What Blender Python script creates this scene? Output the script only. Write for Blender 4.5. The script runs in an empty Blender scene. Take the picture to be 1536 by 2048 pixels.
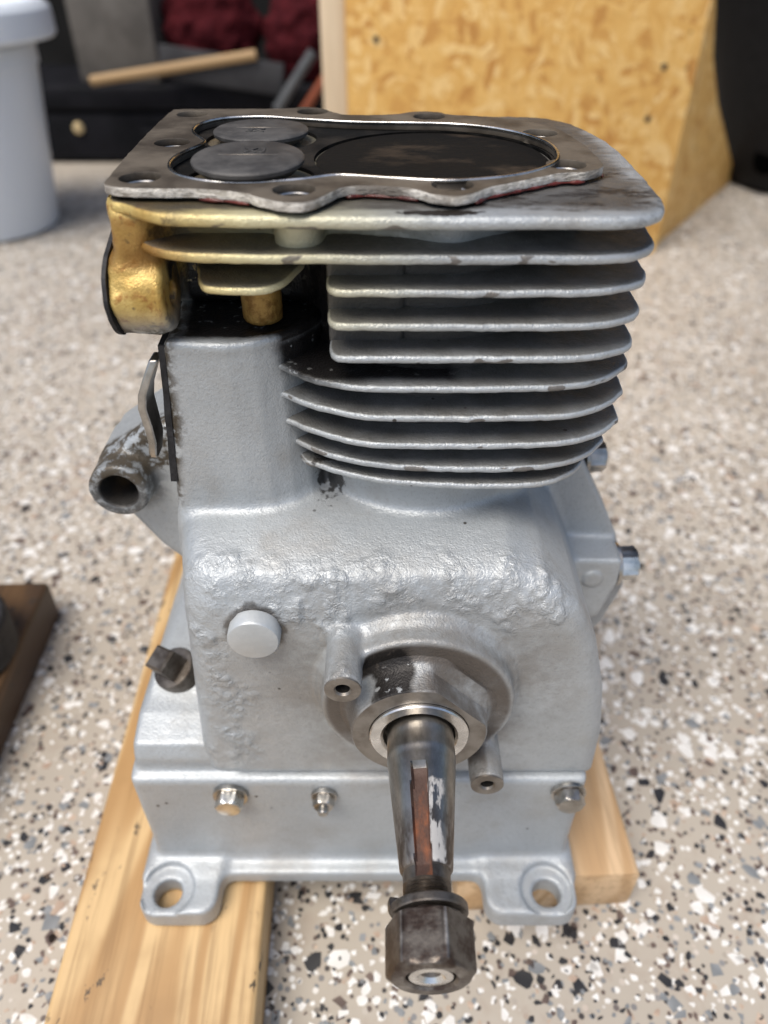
import bpy, bmesh, math, random
import numpy as np
from mathutils import Vector, Matrix

random.seed(7)
RNG = np.random.default_rng(11)
R = math.radians
MM = 0.001
sc = bpy.context.scene
COL = sc.collection

# ------------------------------------------------------------------ camera
cam = bpy.data.cameras.new("camera")
cam.lens = 26.0
cam.sensor_width = 36.0
cam.sensor_fit = 'AUTO'
cam.clip_start = 0.01
cam.clip_end = 200.0
cam.dof.use_dof = True
cam.dof.focus_distance = 0.236
cam.dof.aperture_fstop = 7.5
cam_ob = bpy.data.objects.new("camera", cam)
COL.objects.link(cam_ob)
cam_ob.location = (0, 0, 0.384)
cam_ob.rotation_euler = (R(90 - 38.5), 0, 0)
sc.camera = cam_ob

# ------------------------------------------------------------------ world and sun
SUN_EL, SUN_AZ = 63.0, 218.0            # azimuth clockwise from +Y: behind the camera, to its left
w = bpy.data.worlds.new("World")
sc.world = w
w.use_nodes = True
nt = w.node_tree
bg = nt.nodes["Background"]
sky = nt.nodes.new("ShaderNodeTexSky")
sky.sky_type = 'NISHITA'
sky.sun_disc = False
sky.sun_elevation = R(SUN_EL)
sky.sun_rotation = R(SUN_AZ)
sky.air_density = 1.0
sky.dust_density = 3.0
sky.ozone_density = 1.0
nt.links.new(sky.outputs[0], bg.inputs[0])
bg.inputs[1].default_value = 0.12
sun = bpy.data.lights.new("sun", 'SUN')
sun.energy = 2.4
sun.angle = R(34)
sun.color = (1.0, 0.95, 0.87)
sun_ob = bpy.data.objects.new("sun", sun)
COL.objects.link(sun_ob)
d = Vector((math.sin(R(SUN_AZ)) * math.cos(R(SUN_EL)), math.cos(R(SUN_AZ)) * math.cos(R(SUN_EL)), math.sin(R(SUN_EL))))
sun_ob.rotation_euler = d.to_track_quat('Z', 'Y').to_euler()
sun_ob.location = (-1, -2, 3)

sc.view_settings.view_transform = 'Standard'
sc.view_settings.look = 'None'
sc.view_settings.exposure = 0.36
sc.view_settings.gamma = 1.0
sc.view_settings.use_curve_mapping = False
sc.render.engine = 'CYCLES'
sc.cycles.use_denoising = True
sc.cycles.max_bounces = 8
sc.cycles.sample_clamp_indirect = 6.0


# ------------------------------------------------------------------ material kit
class NB:
    """small node builder"""
    def __init__(s, name):
        s.m = bpy.data.materials.new(name)
        s.m.use_nodes = True
        s.t = s.m.node_tree
        s.b = s.t.nodes["Principled BSDF"]
        s.co = s.n("ShaderNodeTexCoord").outputs["Object"]
        s._sep = None

    def n(s, typ, **kw):
        x = s.t.nodes.new(typ)
        for k, v in kw.items():
            setattr(x, k, v)
        return x

    def put(s, sock, v):
        if hasattr(v, 'is_linked') or isinstance(v, bpy.types.NodeSocket):
            s.t.links.new(v, sock)
        elif isinstance(v, (tuple, list)) and len(v) == 3 and sock.type == 'RGBA':
            sock.default_value = (*v, 1)
        else:
            sock.default_value = v

    def math(s, op, a, b=0.0, c=None, clamp=False):
        x = s.n("ShaderNodeMath", operation=op)
        x.use_clamp = clamp
        s.put(x.inputs[0], a)
        s.put(x.inputs[1], b)
        if c is not None:
            s.put(x.inputs[2], c)
        return x.outputs[0]

    def mul(s, a, b): return s.math('MULTIPLY', a, b)
    def add(s, a, b): return s.math('ADD', a, b)

    def ramp(s, v, lo, hi, a=0.0, b=1.0):
        """smoothstep of v between lo and hi"""
        x = s.n("ShaderNodeMapRange", interpolation_type='SMOOTHSTEP')
        s.put(x.inputs[0], v)
        flip = lo > hi
        x.inputs[1].default_value = min(lo, hi)
        x.inputs[2].default_value = max(lo, hi)
        x.inputs[3].default_value = b if flip else a
        x.inputs[4].default_value = a if flip else b
        return x.outputs[0]

    def noise(s, scale, detail=4, rough=0.55, stretch=None, dist=0.0, off=(0, 0, 0)):
        x = s.n("ShaderNodeTexNoise")
        v = s.co
        if stretch or off != (0, 0, 0):
            mp = s.n("ShaderNodeMapping")
            s.put(mp.inputs[0], s.co)
            mp.inputs[1].default_value = off
            mp.inputs[3].default_value = stretch or (1, 1, 1)
            v = mp.outputs[0]
        s.put(x.inputs["Vector"], v)
        x.inputs["Scale"].default_value = scale
        x.inputs["Detail"].default_value = detail
        x.inputs["Roughness"].default_value = rough
        x.inputs["Distortion"].default_value = dist
        return x.outputs[0]

    def vor(s, scale, feature='F1', out=0, stretch=None, rnd=1.0):
        x = s.n("ShaderNodeTexVoronoi", feature=feature)
        v = s.co
        if stretch:
            mp = s.n("ShaderNodeMapping")
            s.put(mp.inputs[0], s.co)
            mp.inputs[3].default_value = stretch
            v = mp.outputs[0]
        s.put(x.inputs["Vector"], v)
        x.inputs["Scale"].default_value = scale
        x.inputs["Randomness"].default_value = rnd
        return x.outputs[out]

    def mix(s, f, a, b):
        x = s.n("ShaderNodeMix", data_type='RGBA')
        s.put(x.inputs[0], f)
        s.put(x.inputs[6], a)
        s.put(x.inputs[7], b)
        return x.outputs[2]

    def mixf(s, f, a, b):
        x = s.n("ShaderNodeMix", data_type='FLOAT')
        s.put(x.inputs[0], f)
        s.put(x.inputs[2], a)
        s.put(x.inputs[3], b)
        return x.outputs[0]

    def cramp(s, v, stops):
        x = s.n("ShaderNodeValToRGB")
        s.put(x.inputs[0], v)
        e = x.color_ramp.elements
        while len(e) < len(stops):
            e.new(0.5)
        for q, (p, c) in zip(e, stops):
            q.position = p
            q.color = (*c, 1)
        return x.outputs[0]

    def xyz(s):
        if s._sep is None:
            x = s.n("ShaderNodeSeparateXYZ")
            s.put(x.inputs[0], s.co)
            s._sep = x.outputs
        return s._sep

    def normal_z(s):
        g = s.n("ShaderNodeNewGeometry")
        x = s.n("ShaderNodeSeparateXYZ")
        s.put(x.inputs[0], g.outputs["Normal"])
        return x.outputs[2]

    def bump(s, h, strength=0.3, dist=0.001, base=None):
        x = s.n("ShaderNodeBump")
        x.inputs["Strength"].default_value = strength
        x.inputs["Distance"].default_value = dist
        s.put(x.inputs["Height"], h)
        if base is not None:
            s.put(x.inputs["Normal"], base)
        return x.outputs[0]

    def out(s, color=None, rough=None, metal=None, normal=None, **kw):
        if color is not None: s.put(s.b.inputs["Base Color"], color)
        if rough is not None: s.put(s.b.inputs["Roughness"], rough)
        if metal is not None: s.put(s.b.inputs["Metallic"], metal)
        if normal is not None: s.put(s.b.inputs["Normal"], normal)
        for k, v in kw.items():
            s.put(s.b.inputs[k.replace('_', ' ')], v)
        return s.m


def box_mask(q, x=None, y=None, z=None, soft=0.003, wob=None):
    """soft box in world metres, optionally with a wobbling outline"""
    X, Y, Z = q.xyz()
    r = None
    for v, rng in ((X, x), (Y, y), (Z, z)):
        if rng is None:
            continue
        if wob is not None:
            v = q.add(v, wob)
        for lim, sgn in ((rng[0], 1), (rng[1], -1)):
            if lim is None:
                continue
            f = q.ramp(v, lim - soft * sgn, lim + soft * sgn)
            r = f if r is None else q.mul(r, f)
    return r


def paint_material(name, fins=False, shaded_cyl=False):
    q = NB(name)
    X, Y, Z = q.xyz()
    n1 = q.noise(45, 5, 0.6)
    n2 = q.noise(260, 4, 0.6)
    n3 = q.noise(14, 3, 0.5)
    col = q.mix(q.ramp(n3, 0.35, 0.7), (0.375, 0.40, 0.415), (0.455, 0.48, 0.495))
    col = q.mix(q.mul(q.ramp(q.noise(800, 3, 0.6), 0.5, 0.72), 0.35), col, (0.24, 0.245, 0.245))
    # worn, dirty film
    dirt = q.mul(q.ramp(q.add(q.mul(n1, 0.6), q.mul(n3, 0.4)), 0.47, 0.68), 0.6)
    col = q.mix(dirt, col, (0.27, 0.255, 0.23))
    # oily brown film round the crankshaft boss
    dx = q.math('SUBTRACT', X, 0.012)
    dz = q.math('SUBTRACT', Z, 0.167)
    rr = q.math('SQRT', q.add(q.mul(dx, dx), q.mul(dz, dz)))
    oil = q.mul(q.ramp(q.add(rr, q.mul(q.math('SUBTRACT', n1, 0.5), 0.02)), 0.078, 0.032), q.ramp(Y, 0.200, 0.178))
    oil = q.mul(oil, q.ramp(q.add(q.mul(n1, 0.65), q.mul(n2, 0.35)), 0.30, 0.66))
    col = q.mix(q.mul(oil, 0.75), col, (0.19, 0.175, 0.155))
    wob_ = q.mul(q.math('SUBTRACT', n1, 0.5), 0.018)
    # darker ring of old grease on the boss face
    gr = q.mul(box_mask(q, y=(0.1606, 0.1634), soft=0.0005), q.ramp(rr, 0.0335, 0.0318))
    col = q.mix(q.mul(gr, q.ramp(n1, 0.25, 0.50, 0.45, 0.85)), col, (0.115, 0.10, 0.088))
    blot = q.mul(gr, box_mask(q, x=(-0.030, 0.008), z=(0.176, None), soft=0.004, wob=wob_))
    col = q.mix(blot, col, (0.018, 0.016, 0.015))
    hubm = q.mul(q.ramp(rr, 0.0325, 0.0312), q.ramp(Y, 0.1655, 0.1640))
    col = q.mix(q.mul(hubm, q.ramp(n1, 0.38, 0.60, 0.15, 0.8)), col, (0.10, 0.083, 0.068))
    blot2 = q.mul(hubm, box_mask(q, x=(-0.018, 0.0085), z=(0.1835, None), soft=0.0015, wob=wob_))
    col = q.mix(q.mul(blot2, q.ramp(n2, 0.33, 0.42)), col, (0.015, 0.013, 0.012))
    # old oil round the bored end of the arm, and the bore's shade painted in
    ax_ = q.math('SUBTRACT', X, -0.0975)
    az_ = q.math('SUBTRACT', Z, 0.2205)
    ra = q.math('SQRT', q.add(q.mul(ax_, ax_), q.mul(az_, az_)))
    am = q.mul(q.ramp(q.add(ra, q.mul(q.math('SUBTRACT', n1, 0.5), 0.012)), 0.0165, 0.0105), q.ramp(Y, 0.232, 0.224))
    am = q.mul(am, q.ramp(n2, 0.36, 0.56, 0.35, 1.0))
    am = q.math('MAXIMUM', q.mul(am, 0.85), q.ramp(ra, 0.0082, 0.0072))
    col = q.mix(am, col, (0.035, 0.033, 0.031))
    # heat-yellowed paint at the exhaust corner
    wob = q.mul(q.math('SUBTRACT', n1, 0.5), 0.022)
    gold = q.mul(q.ramp(q.add(X, wob), 0.026, -0.046), q.ramp(Z, 0.2865, 0.300))
    gcol = q.mix(q.ramp(n1, 0.35, 0.65), (0.40, 0.25, 0.06), (0.60, 0.46, 0.17))
    gcol = q.mix(q.mul(q.ramp(n2, 0.52, 0.70), q.ramp(X, -0.055, -0.066)), gcol, (0.30, 0.15, 0.035))
    scorch = q.mul(q.mul(q.ramp(Z, 0.3065, 0.3105), q.ramp(Z, 0.3245, 0.3205)), q.mul(q.ramp(X, -0.050, -0.062), q.ramp(n1, 0.35, 0.58, 0.25, 0.9)))
    gcol = q.mix(scorch, gcol, (0.24, 0.115, 0.022))
    grime = q.mul(q.ramp(q.noise(85, 5, 0.68, off=(0.2, 0.1, 0.7)), 0.54, 0.62), q.mul(q.ramp(X, -0.046, -0.058), 0.85))
    gcol = q.mix(grime, gcol, (0.085, 0.05, 0.018))
    pale = q.mix(q.ramp(X, -0.064, -0.030), gcol, (0.60, 0.55, 0.33))
    col = q.mix(gold, col, pale)
    if fins:
        # dust on the upward faces, colour darkened for the shade in the fin gaps
        up = q.ramp(q.normal_z(), 0.72, 0.95)
        # the top plate keeps a clean silver margin; oil has spread out from under the gasket
        wobt = q.mul(q.math('SUBTRACT', q.noise(70, 5, 0.65, stretch=(0.5, 1.6, 1)), 0.5), 0.022)
        clean = q.mul(q.ramp(Z, 0.3225, 0.3245), q.math('SUBTRACT', 1.0, q.mul(q.ramp(q.add(Y, wobt), 0.1935, 0.2005), q.ramp(q.add(X, wobt), 0.0745, 0.0665)), clamp=True))
        up = q.mul(up, q.math('SUBTRACT', 1.0, q.mul(clean, 0.85)))
        soot = q.mul(q.mul(box_mask(q, x=(0.018, 0.0735), y=(0.1955, 0.235), z=(0.3225, None), soft=0.004, wob=wobt), q.ramp(q.noise(120, 5, 0.7, stretch=(0.6, 1.2, 1)), 0.47, 0.58)), 0.92)
        ex = q.mul(q.math('SUBTRACT', X, 0.014), 85.0)
        ey = q.mul(q.math('SUBTRACT', Y, 0.1942), 420.0)
        er = q.add(q.math('SQRT', q.add(q.mul(ex, ex), q.mul(ey, ey))), q.mul(q.math('SUBTRACT', q.noise(260, 4, 0.6), 0.5), 1.3))
        soot = q.math('MAXIMUM', soot, q.mul(q.mul(q.ramp(er, 1.0, 0.85), q.ramp(Z, 0.3225, 0.324)), q.ramp(q.normal_z(), 0.5, 0.8)))
        top = q.ramp(Z, 0.3215, 0.3235)
        amt = q.mixf(top, q.ramp(n1, 0.2, 0.7, 0.5, 0.92), q.ramp(n1, 0.15, 0.6, 0.6, 0.93))
        dcol = q.mix(top, (0.095, 0.091, 0.082), q.mix(q.ramp(n3, 0.4, 0.6), (0.052, 0.043, 0.034), (0.105, 0.097, 0.086)))
        col = q.mix(q.mul(up, amt), col, dcol)
        col = q.mix(soot, col, (0.028, 0.022, 0.018))
        # bare scraped patches
        ch = q.ramp(q.noise(75, 2, 0.45, stretch=(1.0, 1.0, 2.2)), 0.655, 0.675)
        col = q.mix(q.mul(q.mul(ch, 0.85), q.ramp(q.normal_z(), 0.85, 0.6)), col, (0.13, 0.115, 0.10))
    if shaded_cyl:
        # cylinder wall between the fins: shade of the gaps and recess painted into the colour
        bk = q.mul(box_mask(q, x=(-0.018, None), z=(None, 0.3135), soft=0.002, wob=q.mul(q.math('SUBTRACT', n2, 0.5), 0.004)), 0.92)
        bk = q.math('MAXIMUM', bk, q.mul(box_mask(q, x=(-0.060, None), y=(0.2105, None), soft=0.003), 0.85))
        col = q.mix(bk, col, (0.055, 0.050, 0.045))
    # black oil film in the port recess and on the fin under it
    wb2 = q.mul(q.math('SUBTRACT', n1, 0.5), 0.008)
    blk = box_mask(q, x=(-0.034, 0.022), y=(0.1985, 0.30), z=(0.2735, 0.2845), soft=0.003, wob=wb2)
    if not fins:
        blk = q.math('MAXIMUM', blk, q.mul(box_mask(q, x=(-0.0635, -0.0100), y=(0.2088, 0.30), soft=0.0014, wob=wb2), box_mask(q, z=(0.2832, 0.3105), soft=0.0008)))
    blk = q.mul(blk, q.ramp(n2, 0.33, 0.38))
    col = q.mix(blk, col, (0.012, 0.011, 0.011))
    crev = q.mul(box_mask(q, x=(-0.0240, -0.0145), y=(0.2085, 0.25), z=(0.2225, 0.243), soft=0.0006, wob=q.mul(q.math('SUBTRACT', n2, 0.5), 0.009)), q.ramp(n2, 0.35, 0.45))  # shade of the crevice beside the barrel neck, painted dark
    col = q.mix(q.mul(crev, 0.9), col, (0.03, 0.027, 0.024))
    # brown weep along the left edge of the tappet chamber
    dl = q.add(q.add(X, 0.0674), q.mul(q.math('SUBTRACT', 0.285, Z), 0.09))
    weep = q.mul(q.ramp(q.add(dl, q.mul(q.math('SUBTRACT', n1, 0.5), 0.012)), 0.0055, 0.001), box_mask(q, y=(0.202, 0.235), z=(0.224, 0.292), soft=0.002))
    col = q.mix(q.mul(weep, q.ramp(n2, 0.38, 0.55)), col, (0.075, 0.062, 0.045))
    if shaded_cyl:
        gx = q.math('SUBTRACT', X, -0.038)
        gy = q.math('SUBTRACT', Y, 0.221)
        gp = q.mul(q.ramp(q.math('SQRT', q.add(q.mul(gx, gx), q.mul(gy, gy))), 0.0075, 0.0069), q.ramp(Z, 0.313, 0.311))
        col = q.mix(gp, col, q.mix(q.ramp(n2, 0.4, 0.6), (0.20, 0.105, 0.022), (0.36, 0.22, 0.06)))
        blk = q.mul(blk, q.math('SUBTRACT', 1.0, gp))
    # shadow ring round the core plug, painted into the colour
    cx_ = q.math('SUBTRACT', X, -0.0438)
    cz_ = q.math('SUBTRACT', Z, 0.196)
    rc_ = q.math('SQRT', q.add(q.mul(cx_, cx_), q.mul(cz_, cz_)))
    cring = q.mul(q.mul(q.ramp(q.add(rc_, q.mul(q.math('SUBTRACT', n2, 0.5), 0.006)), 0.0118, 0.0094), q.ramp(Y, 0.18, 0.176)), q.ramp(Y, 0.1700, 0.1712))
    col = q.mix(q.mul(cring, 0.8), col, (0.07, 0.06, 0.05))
    # pin-head chips
    pin = q.mul(q.ramp(q.vor(95), 0.085, 0.06), q.ramp(q.noise(30, 1), 0.56, 0.6))
    col = q.mix(pin, col, (0.06, 0.055, 0.05))
    rough = q.mixf(q.ramp(n2, 0.3, 0.7), 0.40, 0.52)
    rough = q.mixf(blk, q.mixf(q.mul(oil, 0.6), rough, 0.5), 0.30)
    metal = q.mixf(blk, q.mixf(q.math('MAXIMUM', q.mul(dirt, 0.9), am), 0.40, 0.12), 0.0)
    at = q.n("ShaderNodeAttribute", attribute_name='blister')
    bl = q.mul(at.outputs["Fac"], q.add(q.ramp(q.noise(330, 4, 0.62, dist=0.6), 0.42, 0.62), q.mul(q.noise(900, 2), 0.5)))
    h = q.add(q.add(q.mul(q.noise(560, 3, 0.65), 0.42), q.mul(q.noise(1500, 2, 0.5), 0.38)), q.mul(bl, 0.75))
    nrm = q.bump(h, 0.75 if fins else 0.52, 0.0010)
    return q.out(col, rough, metal, nrm)


M = {}
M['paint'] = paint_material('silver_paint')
M['fin'] = paint_material('silver_fin_paint', True)
M['cyl'] = paint_material('shaded_cylinder_paint', False, True)


def simple(name, c1, c2, scale, rough=(0.4, 0.6), metal=0.0, bump=0.2, bs=600, bd=0.0005, stretch=None, lo=0.35, hi=0.65, spec=0.5):
    q = NB(name)
    n = q.noise(scale, 6, 0.62, stretch=stretch)
    h = q.noise(bs, 4, 0.6, stretch=stretch)
    return q.out(q.mix(q.ramp(n, lo, hi), c1, c2), q.mixf(n, *rough), metal, q.bump(h, bump, bd), Specular_IOR_Level=spec)


M['gasket'] = simple('gasket_face', (0.055, 0.044, 0.033), (0.155, 0.130, 0.100), 45, (0.45, 0.65), 0.3, 0.3, 400)
def fibre():
    q = NB('gasket_fibre')
    f = q.noise(380, 4, 0.65, stretch=(1, 1, 3))
    c = q.noise(38, 4, 0.6)
    col = q.mix(q.ramp(f, 0.3, 0.6), (0.36, 0.33, 0.28), (0.74, 0.71, 0.65))
    col = q.mix(q.mul(q.ramp(c, 0.44, 0.62), 0.85), col, (0.10, 0.082, 0.066))
    col = q.mix(q.mul(q.ramp(q.noise(700, 3, 0.6, stretch=(1, 1, 4)), 0.55, 0.68), 0.6), col, (0.09, 0.075, 0.06))
    return q.out(col, 0.85, 0.0, q.bump(f, 0.9, 0.0012))


M['gasket_edge'] = fibre()
M['fire_ring'] = simple('fire_ring', (0.30, 0.29, 0.27), (0.75, 0.73, 0.70), 90, (0.2, 0.35), 1.0, 0.2)
M['carbon'] = simple('carbon_deposit', (0.009, 0.009, 0.009), (0.034, 0.030, 0.026), 55, (0.55, 0.8), 0.0, 0.35, 500, 0.0006, lo=0.4, hi=0.75, spec=0.05)
M['piston'] = simple('piston_carbon', (0.012, 0.011, 0.010), (0.045, 0.034, 0.025), 50, (0.7, 0.9), 0.0, 0.5, 300, 0.0008, (1, 1.4, 1), lo=0.50, hi=0.72, spec=0.04)
M['valve'] = simple('valve_carbon', (0.048, 0.046, 0.045), (0.095, 0.091, 0.087), 110, (0.5, 0.65), 0.2, 0.3, 400, 0.0006, spec=0.35)
M['sealant'] = simple('red_sealant', (0.045, 0.007, 0.005), (0.12, 0.018, 0.012), 200, (0.2, 0.35), 0.0, 0.3)
M['black'] = simple('black_gasket', (0.010, 0.010, 0.011), (0.03, 0.03, 0.032), 200, (0.5, 0.7), 0.0, 0.5, 500, spec=0.3)
M['steel'] = simple('machined_steel', (0.30, 0.285, 0.26), (0.48, 0.46, 0.43), 120, (0.22, 0.38), 1.0, 0.08, 900, 0.0002)
M['bright'] = simple('bright_steel', (0.55, 0.54, 0.52), (0.74, 0.73, 0.71), 140, (0.2, 0.32), 1.0, 0.06, 900, 0.0002)
M['zinc'] = simple('zinc_bolt', (0.50, 0.49, 0.46), (0.70, 0.69, 0.66), 180, (0.22, 0.36), 1.0, 0.12, 700, 0.0002)
M['dark_steel'] = simple('oiled_dark_steel', (0.075, 0.06, 0.048), (0.17, 0.15, 0.13), 150, (0.3, 0.5), 0.85, 0.3, 500, 0.0003)
M['brown_steel'] = simple('brown_film_steel', (0.15, 0.13, 0.11), (0.27, 0.25, 0.225), 90, (0.35, 0.5), 0.75, 0.15, 700, 0.0003)
M['rust'] = simple('rust', (0.075, 0.042, 0.032), (0.25, 0.085, 0.035), 130, (0.5, 0.85), 0.25, 0.8, 500, 0.0006, (1, 0.4, 1), lo=0.40, hi=0.62)
M['hole'] = simple('thread_hole', (0.012, 0.011, 0.01), (0.03, 0.027, 0.024), 300, (0.6, 0.8), 0.0, 0.2, spec=0.2)


def shaft_material():
    q = NB('worn_shaft_steel')
    X, Y, Z = q.xyz()
    n = q.noise(110, 6, 0.65, stretch=(1, 0.5, 1))
    n2 = q.noise(420, 3, 0.6, stretch=(1, 0.3, 1))
    dark = q.ramp(q.add(Y, q.mul(q.math('SUBTRACT', n, 0.5), 0.022)), 0.128, 0.112)
    col = q.mix(q.ramp(n, 0.3, 0.7), (0.21, 0.19, 0.165), (0.40, 0.375, 0.34))
    dk = q.mix(q.ramp(n2, 0.4, 0.62), (0.10, 0.075, 0.06), (0.28, 0.255, 0.235))
    col = q.mix(q.mul(dark, 0.85), col, dk)
    # scraped bright streak on the right of the keyway
    st = q.mul(box_mask(q, x=(0.0136, 0.0178), y=(0.1035, 0.128), z=(0.166, None), soft=0.0006, wob=q.mul(q.math('SUBTRACT', n, 0.5), 0.011)), q.ramp(n2, 0.40, 0.50))
    col = q.mix(st, col, (0.50, 0.485, 0.46))
    return q.out(col, q.mixf(st, q.mixf(dark, 0.32, 0.46), 0.6), q.math('SUBTRACT', 1.0, q.mul(st, 0.65)), q.bump(n2, 0.25, 0.0004))


M['shaft'] = shaft_material()


def nut_material():
    q = NB('brown_nut_steel')
    n = q.noise(140, 5, 0.65)
    n2 = q.noise(900, 3, 0.6)
    g = q.n("ShaderNodeNewGeometry")
    edge = q.ramp(q.add(g.outputs["Pointiness"], q.mul(q.math('SUBTRACT', n, 0.5), 0.06)), 0.545, 0.60)
    col = q.mix(q.ramp(n, 0.4, 0.62), (0.060, 0.042, 0.034), (0.165, 0.145, 0.125))
    col = q.mix(q.mul(q.ramp(q.noise(55, 3, off=(3, 1, 2)), 0.55, 0.7), 0.7), col, (0.12, 0.055, 0.035))
    col = q.mix(edge, col, (0.55, 0.53, 0.50))
    return q.out(col, q.mixf(n, 0.32, 0.55), 0.85, q.bump(n2, 0.35, 0.0003))


M['nut'] = nut_material()


def wood(name, light, dark, ring=14.0, spots=True, seed=0.0):
    q = NB(name)
    mp = q.n("ShaderNodeMapping")
    q.put(mp.inputs[0], q.co)
    mp.inputs[1].default_value = (seed, seed * 2, 0)
    mp.inputs[3].default_value = (1.0, 0.10, 0.55)
    wv = q.n("ShaderNodeTexNoise")
    q.put(wv.inputs["Vector"], mp.outputs[0])
    wv.inputs["Scale"].default_value = ring
    wv.inputs["Detail"].default_value = 2
    g = q.math('SINE', q.mul(wv.outputs[0], 105.0))
    g = q.ramp(g, -0.6, 1.0)
    fine = q.noise(300, 4, 0.6, stretch=(1, 0.04, 1))
    col = q.mix(q.mul(g, 0.85), light, dark)
    col = q.mix(q.mul(q.ramp(fine, 0.45, 0.70), 0.5), col, tuple(c * 0.6 for c in dark))
    col = q.mix(q.mul(q.ramp(q.noise(16, 4, 0.6), 0.5, 0.72), 0.45), col, tuple(c * 0.75 for c in dark))
    if spots:
        sp = q.ramp(q.noise(150, 3, 0.55, stretch=(1, 0.55, 1)), 0.625, 0.66)
        sp = q.mul(sp, q.ramp(q.noise(22, 2), 0.45, 0.6))
        col = q.mix(q.mul(sp, 0.9), col, (0.03, 0.025, 0.02))
    return q.out(col, q.mixf(fine, 0.45, 0.62), 0.0, q.bump(q.add(q.mul(g, 0.3), fine), 0.18, 0.0006))


M['pine'] = wood('weathered_pine', (0.60, 0.41, 0.20), (0.37, 0.205, 0.075), 13.0)
M['pine2'] = wood('fresh_pine', (0.62, 0.43, 0.25), (0.45, 0.275, 0.13), 11.0, False, 3.1)
M['pine3'] = wood('stained_pine', (0.11, 0.060, 0.026), (0.045, 0.026, 0.015), 12.0, True, 5.7)


# ------------------------------------------------------------------ object kit
def link(o, parent=None):
    COL.objects.link(o)
    if parent is not None:
        o.parent = parent
        o.matrix_parent_inverse = root_inv(parent)
    return o


def root_inv(p):
    m = Matrix.Identity(4)
    chain = []
    while p is not None:
        chain.append(p)
        p = p.parent
    # only roots carry a transform here
    return Matrix.Translation(chain[-1].location).inverted() if len(chain) == 1 else Matrix.Identity(4)


def thing(name, label, cat, loc, group=None):
    o = bpy.data.objects.new(name, None)
    o.location = loc
    o.empty_display_size = 0.02
    COL.objects.link(o)
    o['label'] = label
    o['category'] = cat
    if group: o['group'] = group
    return o


def tag(o, label, cat, group=None):
    o['label'] = label
    o['category'] = cat
    if group: o['group'] = group
    return o


def smooth(me, on=True):
    me.polygons.foreach_set("use_smooth", [on] * len(me.polygons))


def mesh_ob(name, verts, faces, mats, parent=None, sm=True, fmat=None, scale=MM):
    me = bpy.data.meshes.new(name)
    v = np.asarray(verts, dtype=float) * scale
    me.from_pydata(v.tolist(), [], [list(map(int, f)) for f in faces])
    for m in (mats if isinstance(mats, (list, tuple)) else [mats]):
        me.materials.append(m)
    if fmat is not None:
        me.polygons.foreach_set("material_index", list(fmat))
    smooth(me, sm)
    me.update()
    o = bpy.data.objects.new(name, me)
    return link(o, parent)


def fix_normals(o):
    bm = bmesh.new()
    bm.from_mesh(o.data)
    bmesh.ops.recalc_face_normals(bm, faces=bm.faces)
    bm.to_mesh(o.data)
    bm.free()
    return o


def sharp(o, deg=35):
    """smooth shading that stays sharp over edges steeper than deg"""
    me = o.data
    bm = bmesh.new()
    bm.from_mesh(me)
    for e in bm.edges:
        if len(e.link_faces) == 2 and e.calc_face_angle(0) > R(deg):
            e.smooth = False
    bm.to_mesh(me)
    bm.free()
    return o


def frame(axis):
    a = Vector(axis).normalized()
    t = Vector((0, 0, 1)) if abs(a.z) < 0.9 else Vector((0, 1, 0))
    u = t.cross(a).normalized()
    return a, u, a.cross(u)


def lathe(name, prof, org, axis, mats, parent=None, seg=48, fmat=None, radius_fn=None, jitter=0.0):
    """prof: list of (radius, distance along axis); closed at ends where radius is 0"""
    a, u, v = frame(axis)
    org = Vector(org)
    V, Fc, mi = [], [], []
    rows = []
    for i, (r, t) in enumerate(prof):
        row = []
        if r < 1e-6:
            V.append(tuple(org + a * t)); row = [len(V) - 1]
        else:
            for k in range(seg):
                th = 2 * math.pi * k / seg
                rr = radius_fn(r, t, th) if radius_fn else r
                p = org + a * t + (u * math.cos(th) + v * math.sin(th)) * rr
                V.append(tuple(p)); row.append(len(V) - 1)
        rows.append(row)
    for i in range(len(rows) - 1):
        A, B = rows[i], rows[i + 1]
        for k in range(seg):
            k2 = (k + 1) % seg
            if len(A) == 1 and len(B) == 1: continue
            if len(A) == 1: Fc.append((A[0], B[k2], B[k]))
            elif len(B) == 1: Fc.append((A[k], A[k2], B[0]))
            else: Fc.append((A[k], A[k2], B[k2], B[k]))
            mi.append(fmat[i] if fmat else 0)
    o = mesh_ob(name, V, Fc, mats, parent, True, mi)
    fix_normals(o)
    return sharp(o)


def box_ob(name, lo, hi, mats, parent=None, bev=1.0, seg=2, rot=None):
    bm = bmesh.new()
    bmesh.ops.create_cube(bm, size=1.0)
    lo, hi = Vector(lo), Vector(hi)
    for v in bm.verts:
        v.co = Vector([(lo[i] + hi[i]) / 2 + v.co[i] * (hi[i] - lo[i]) for i in range(3)])
    if bev > 0:
        bmesh.ops.bevel(bm, geom=bm.edges[:], offset=bev, segments=seg, profile=0.5, affect='EDGES')
    if rot:
        cen = (lo + hi) / 2
        bmesh.ops.rotate(bm, verts=bm.verts, cent=cen, matrix=rot)
    bmesh.ops.scale(bm, vec=(MM, MM, MM), verts=bm.verts)
    me = bpy.data.meshes.new(name)
    bm.to_mesh(me); bm.free()
    for m in (mats if isinstance(mats, (list, tuple)) else [mats]): me.materials.append(m)
    smooth(me)
    o = bpy.data.objects.new(name, me)
    link(o, parent)
    return sharp(o, 40)


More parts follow.
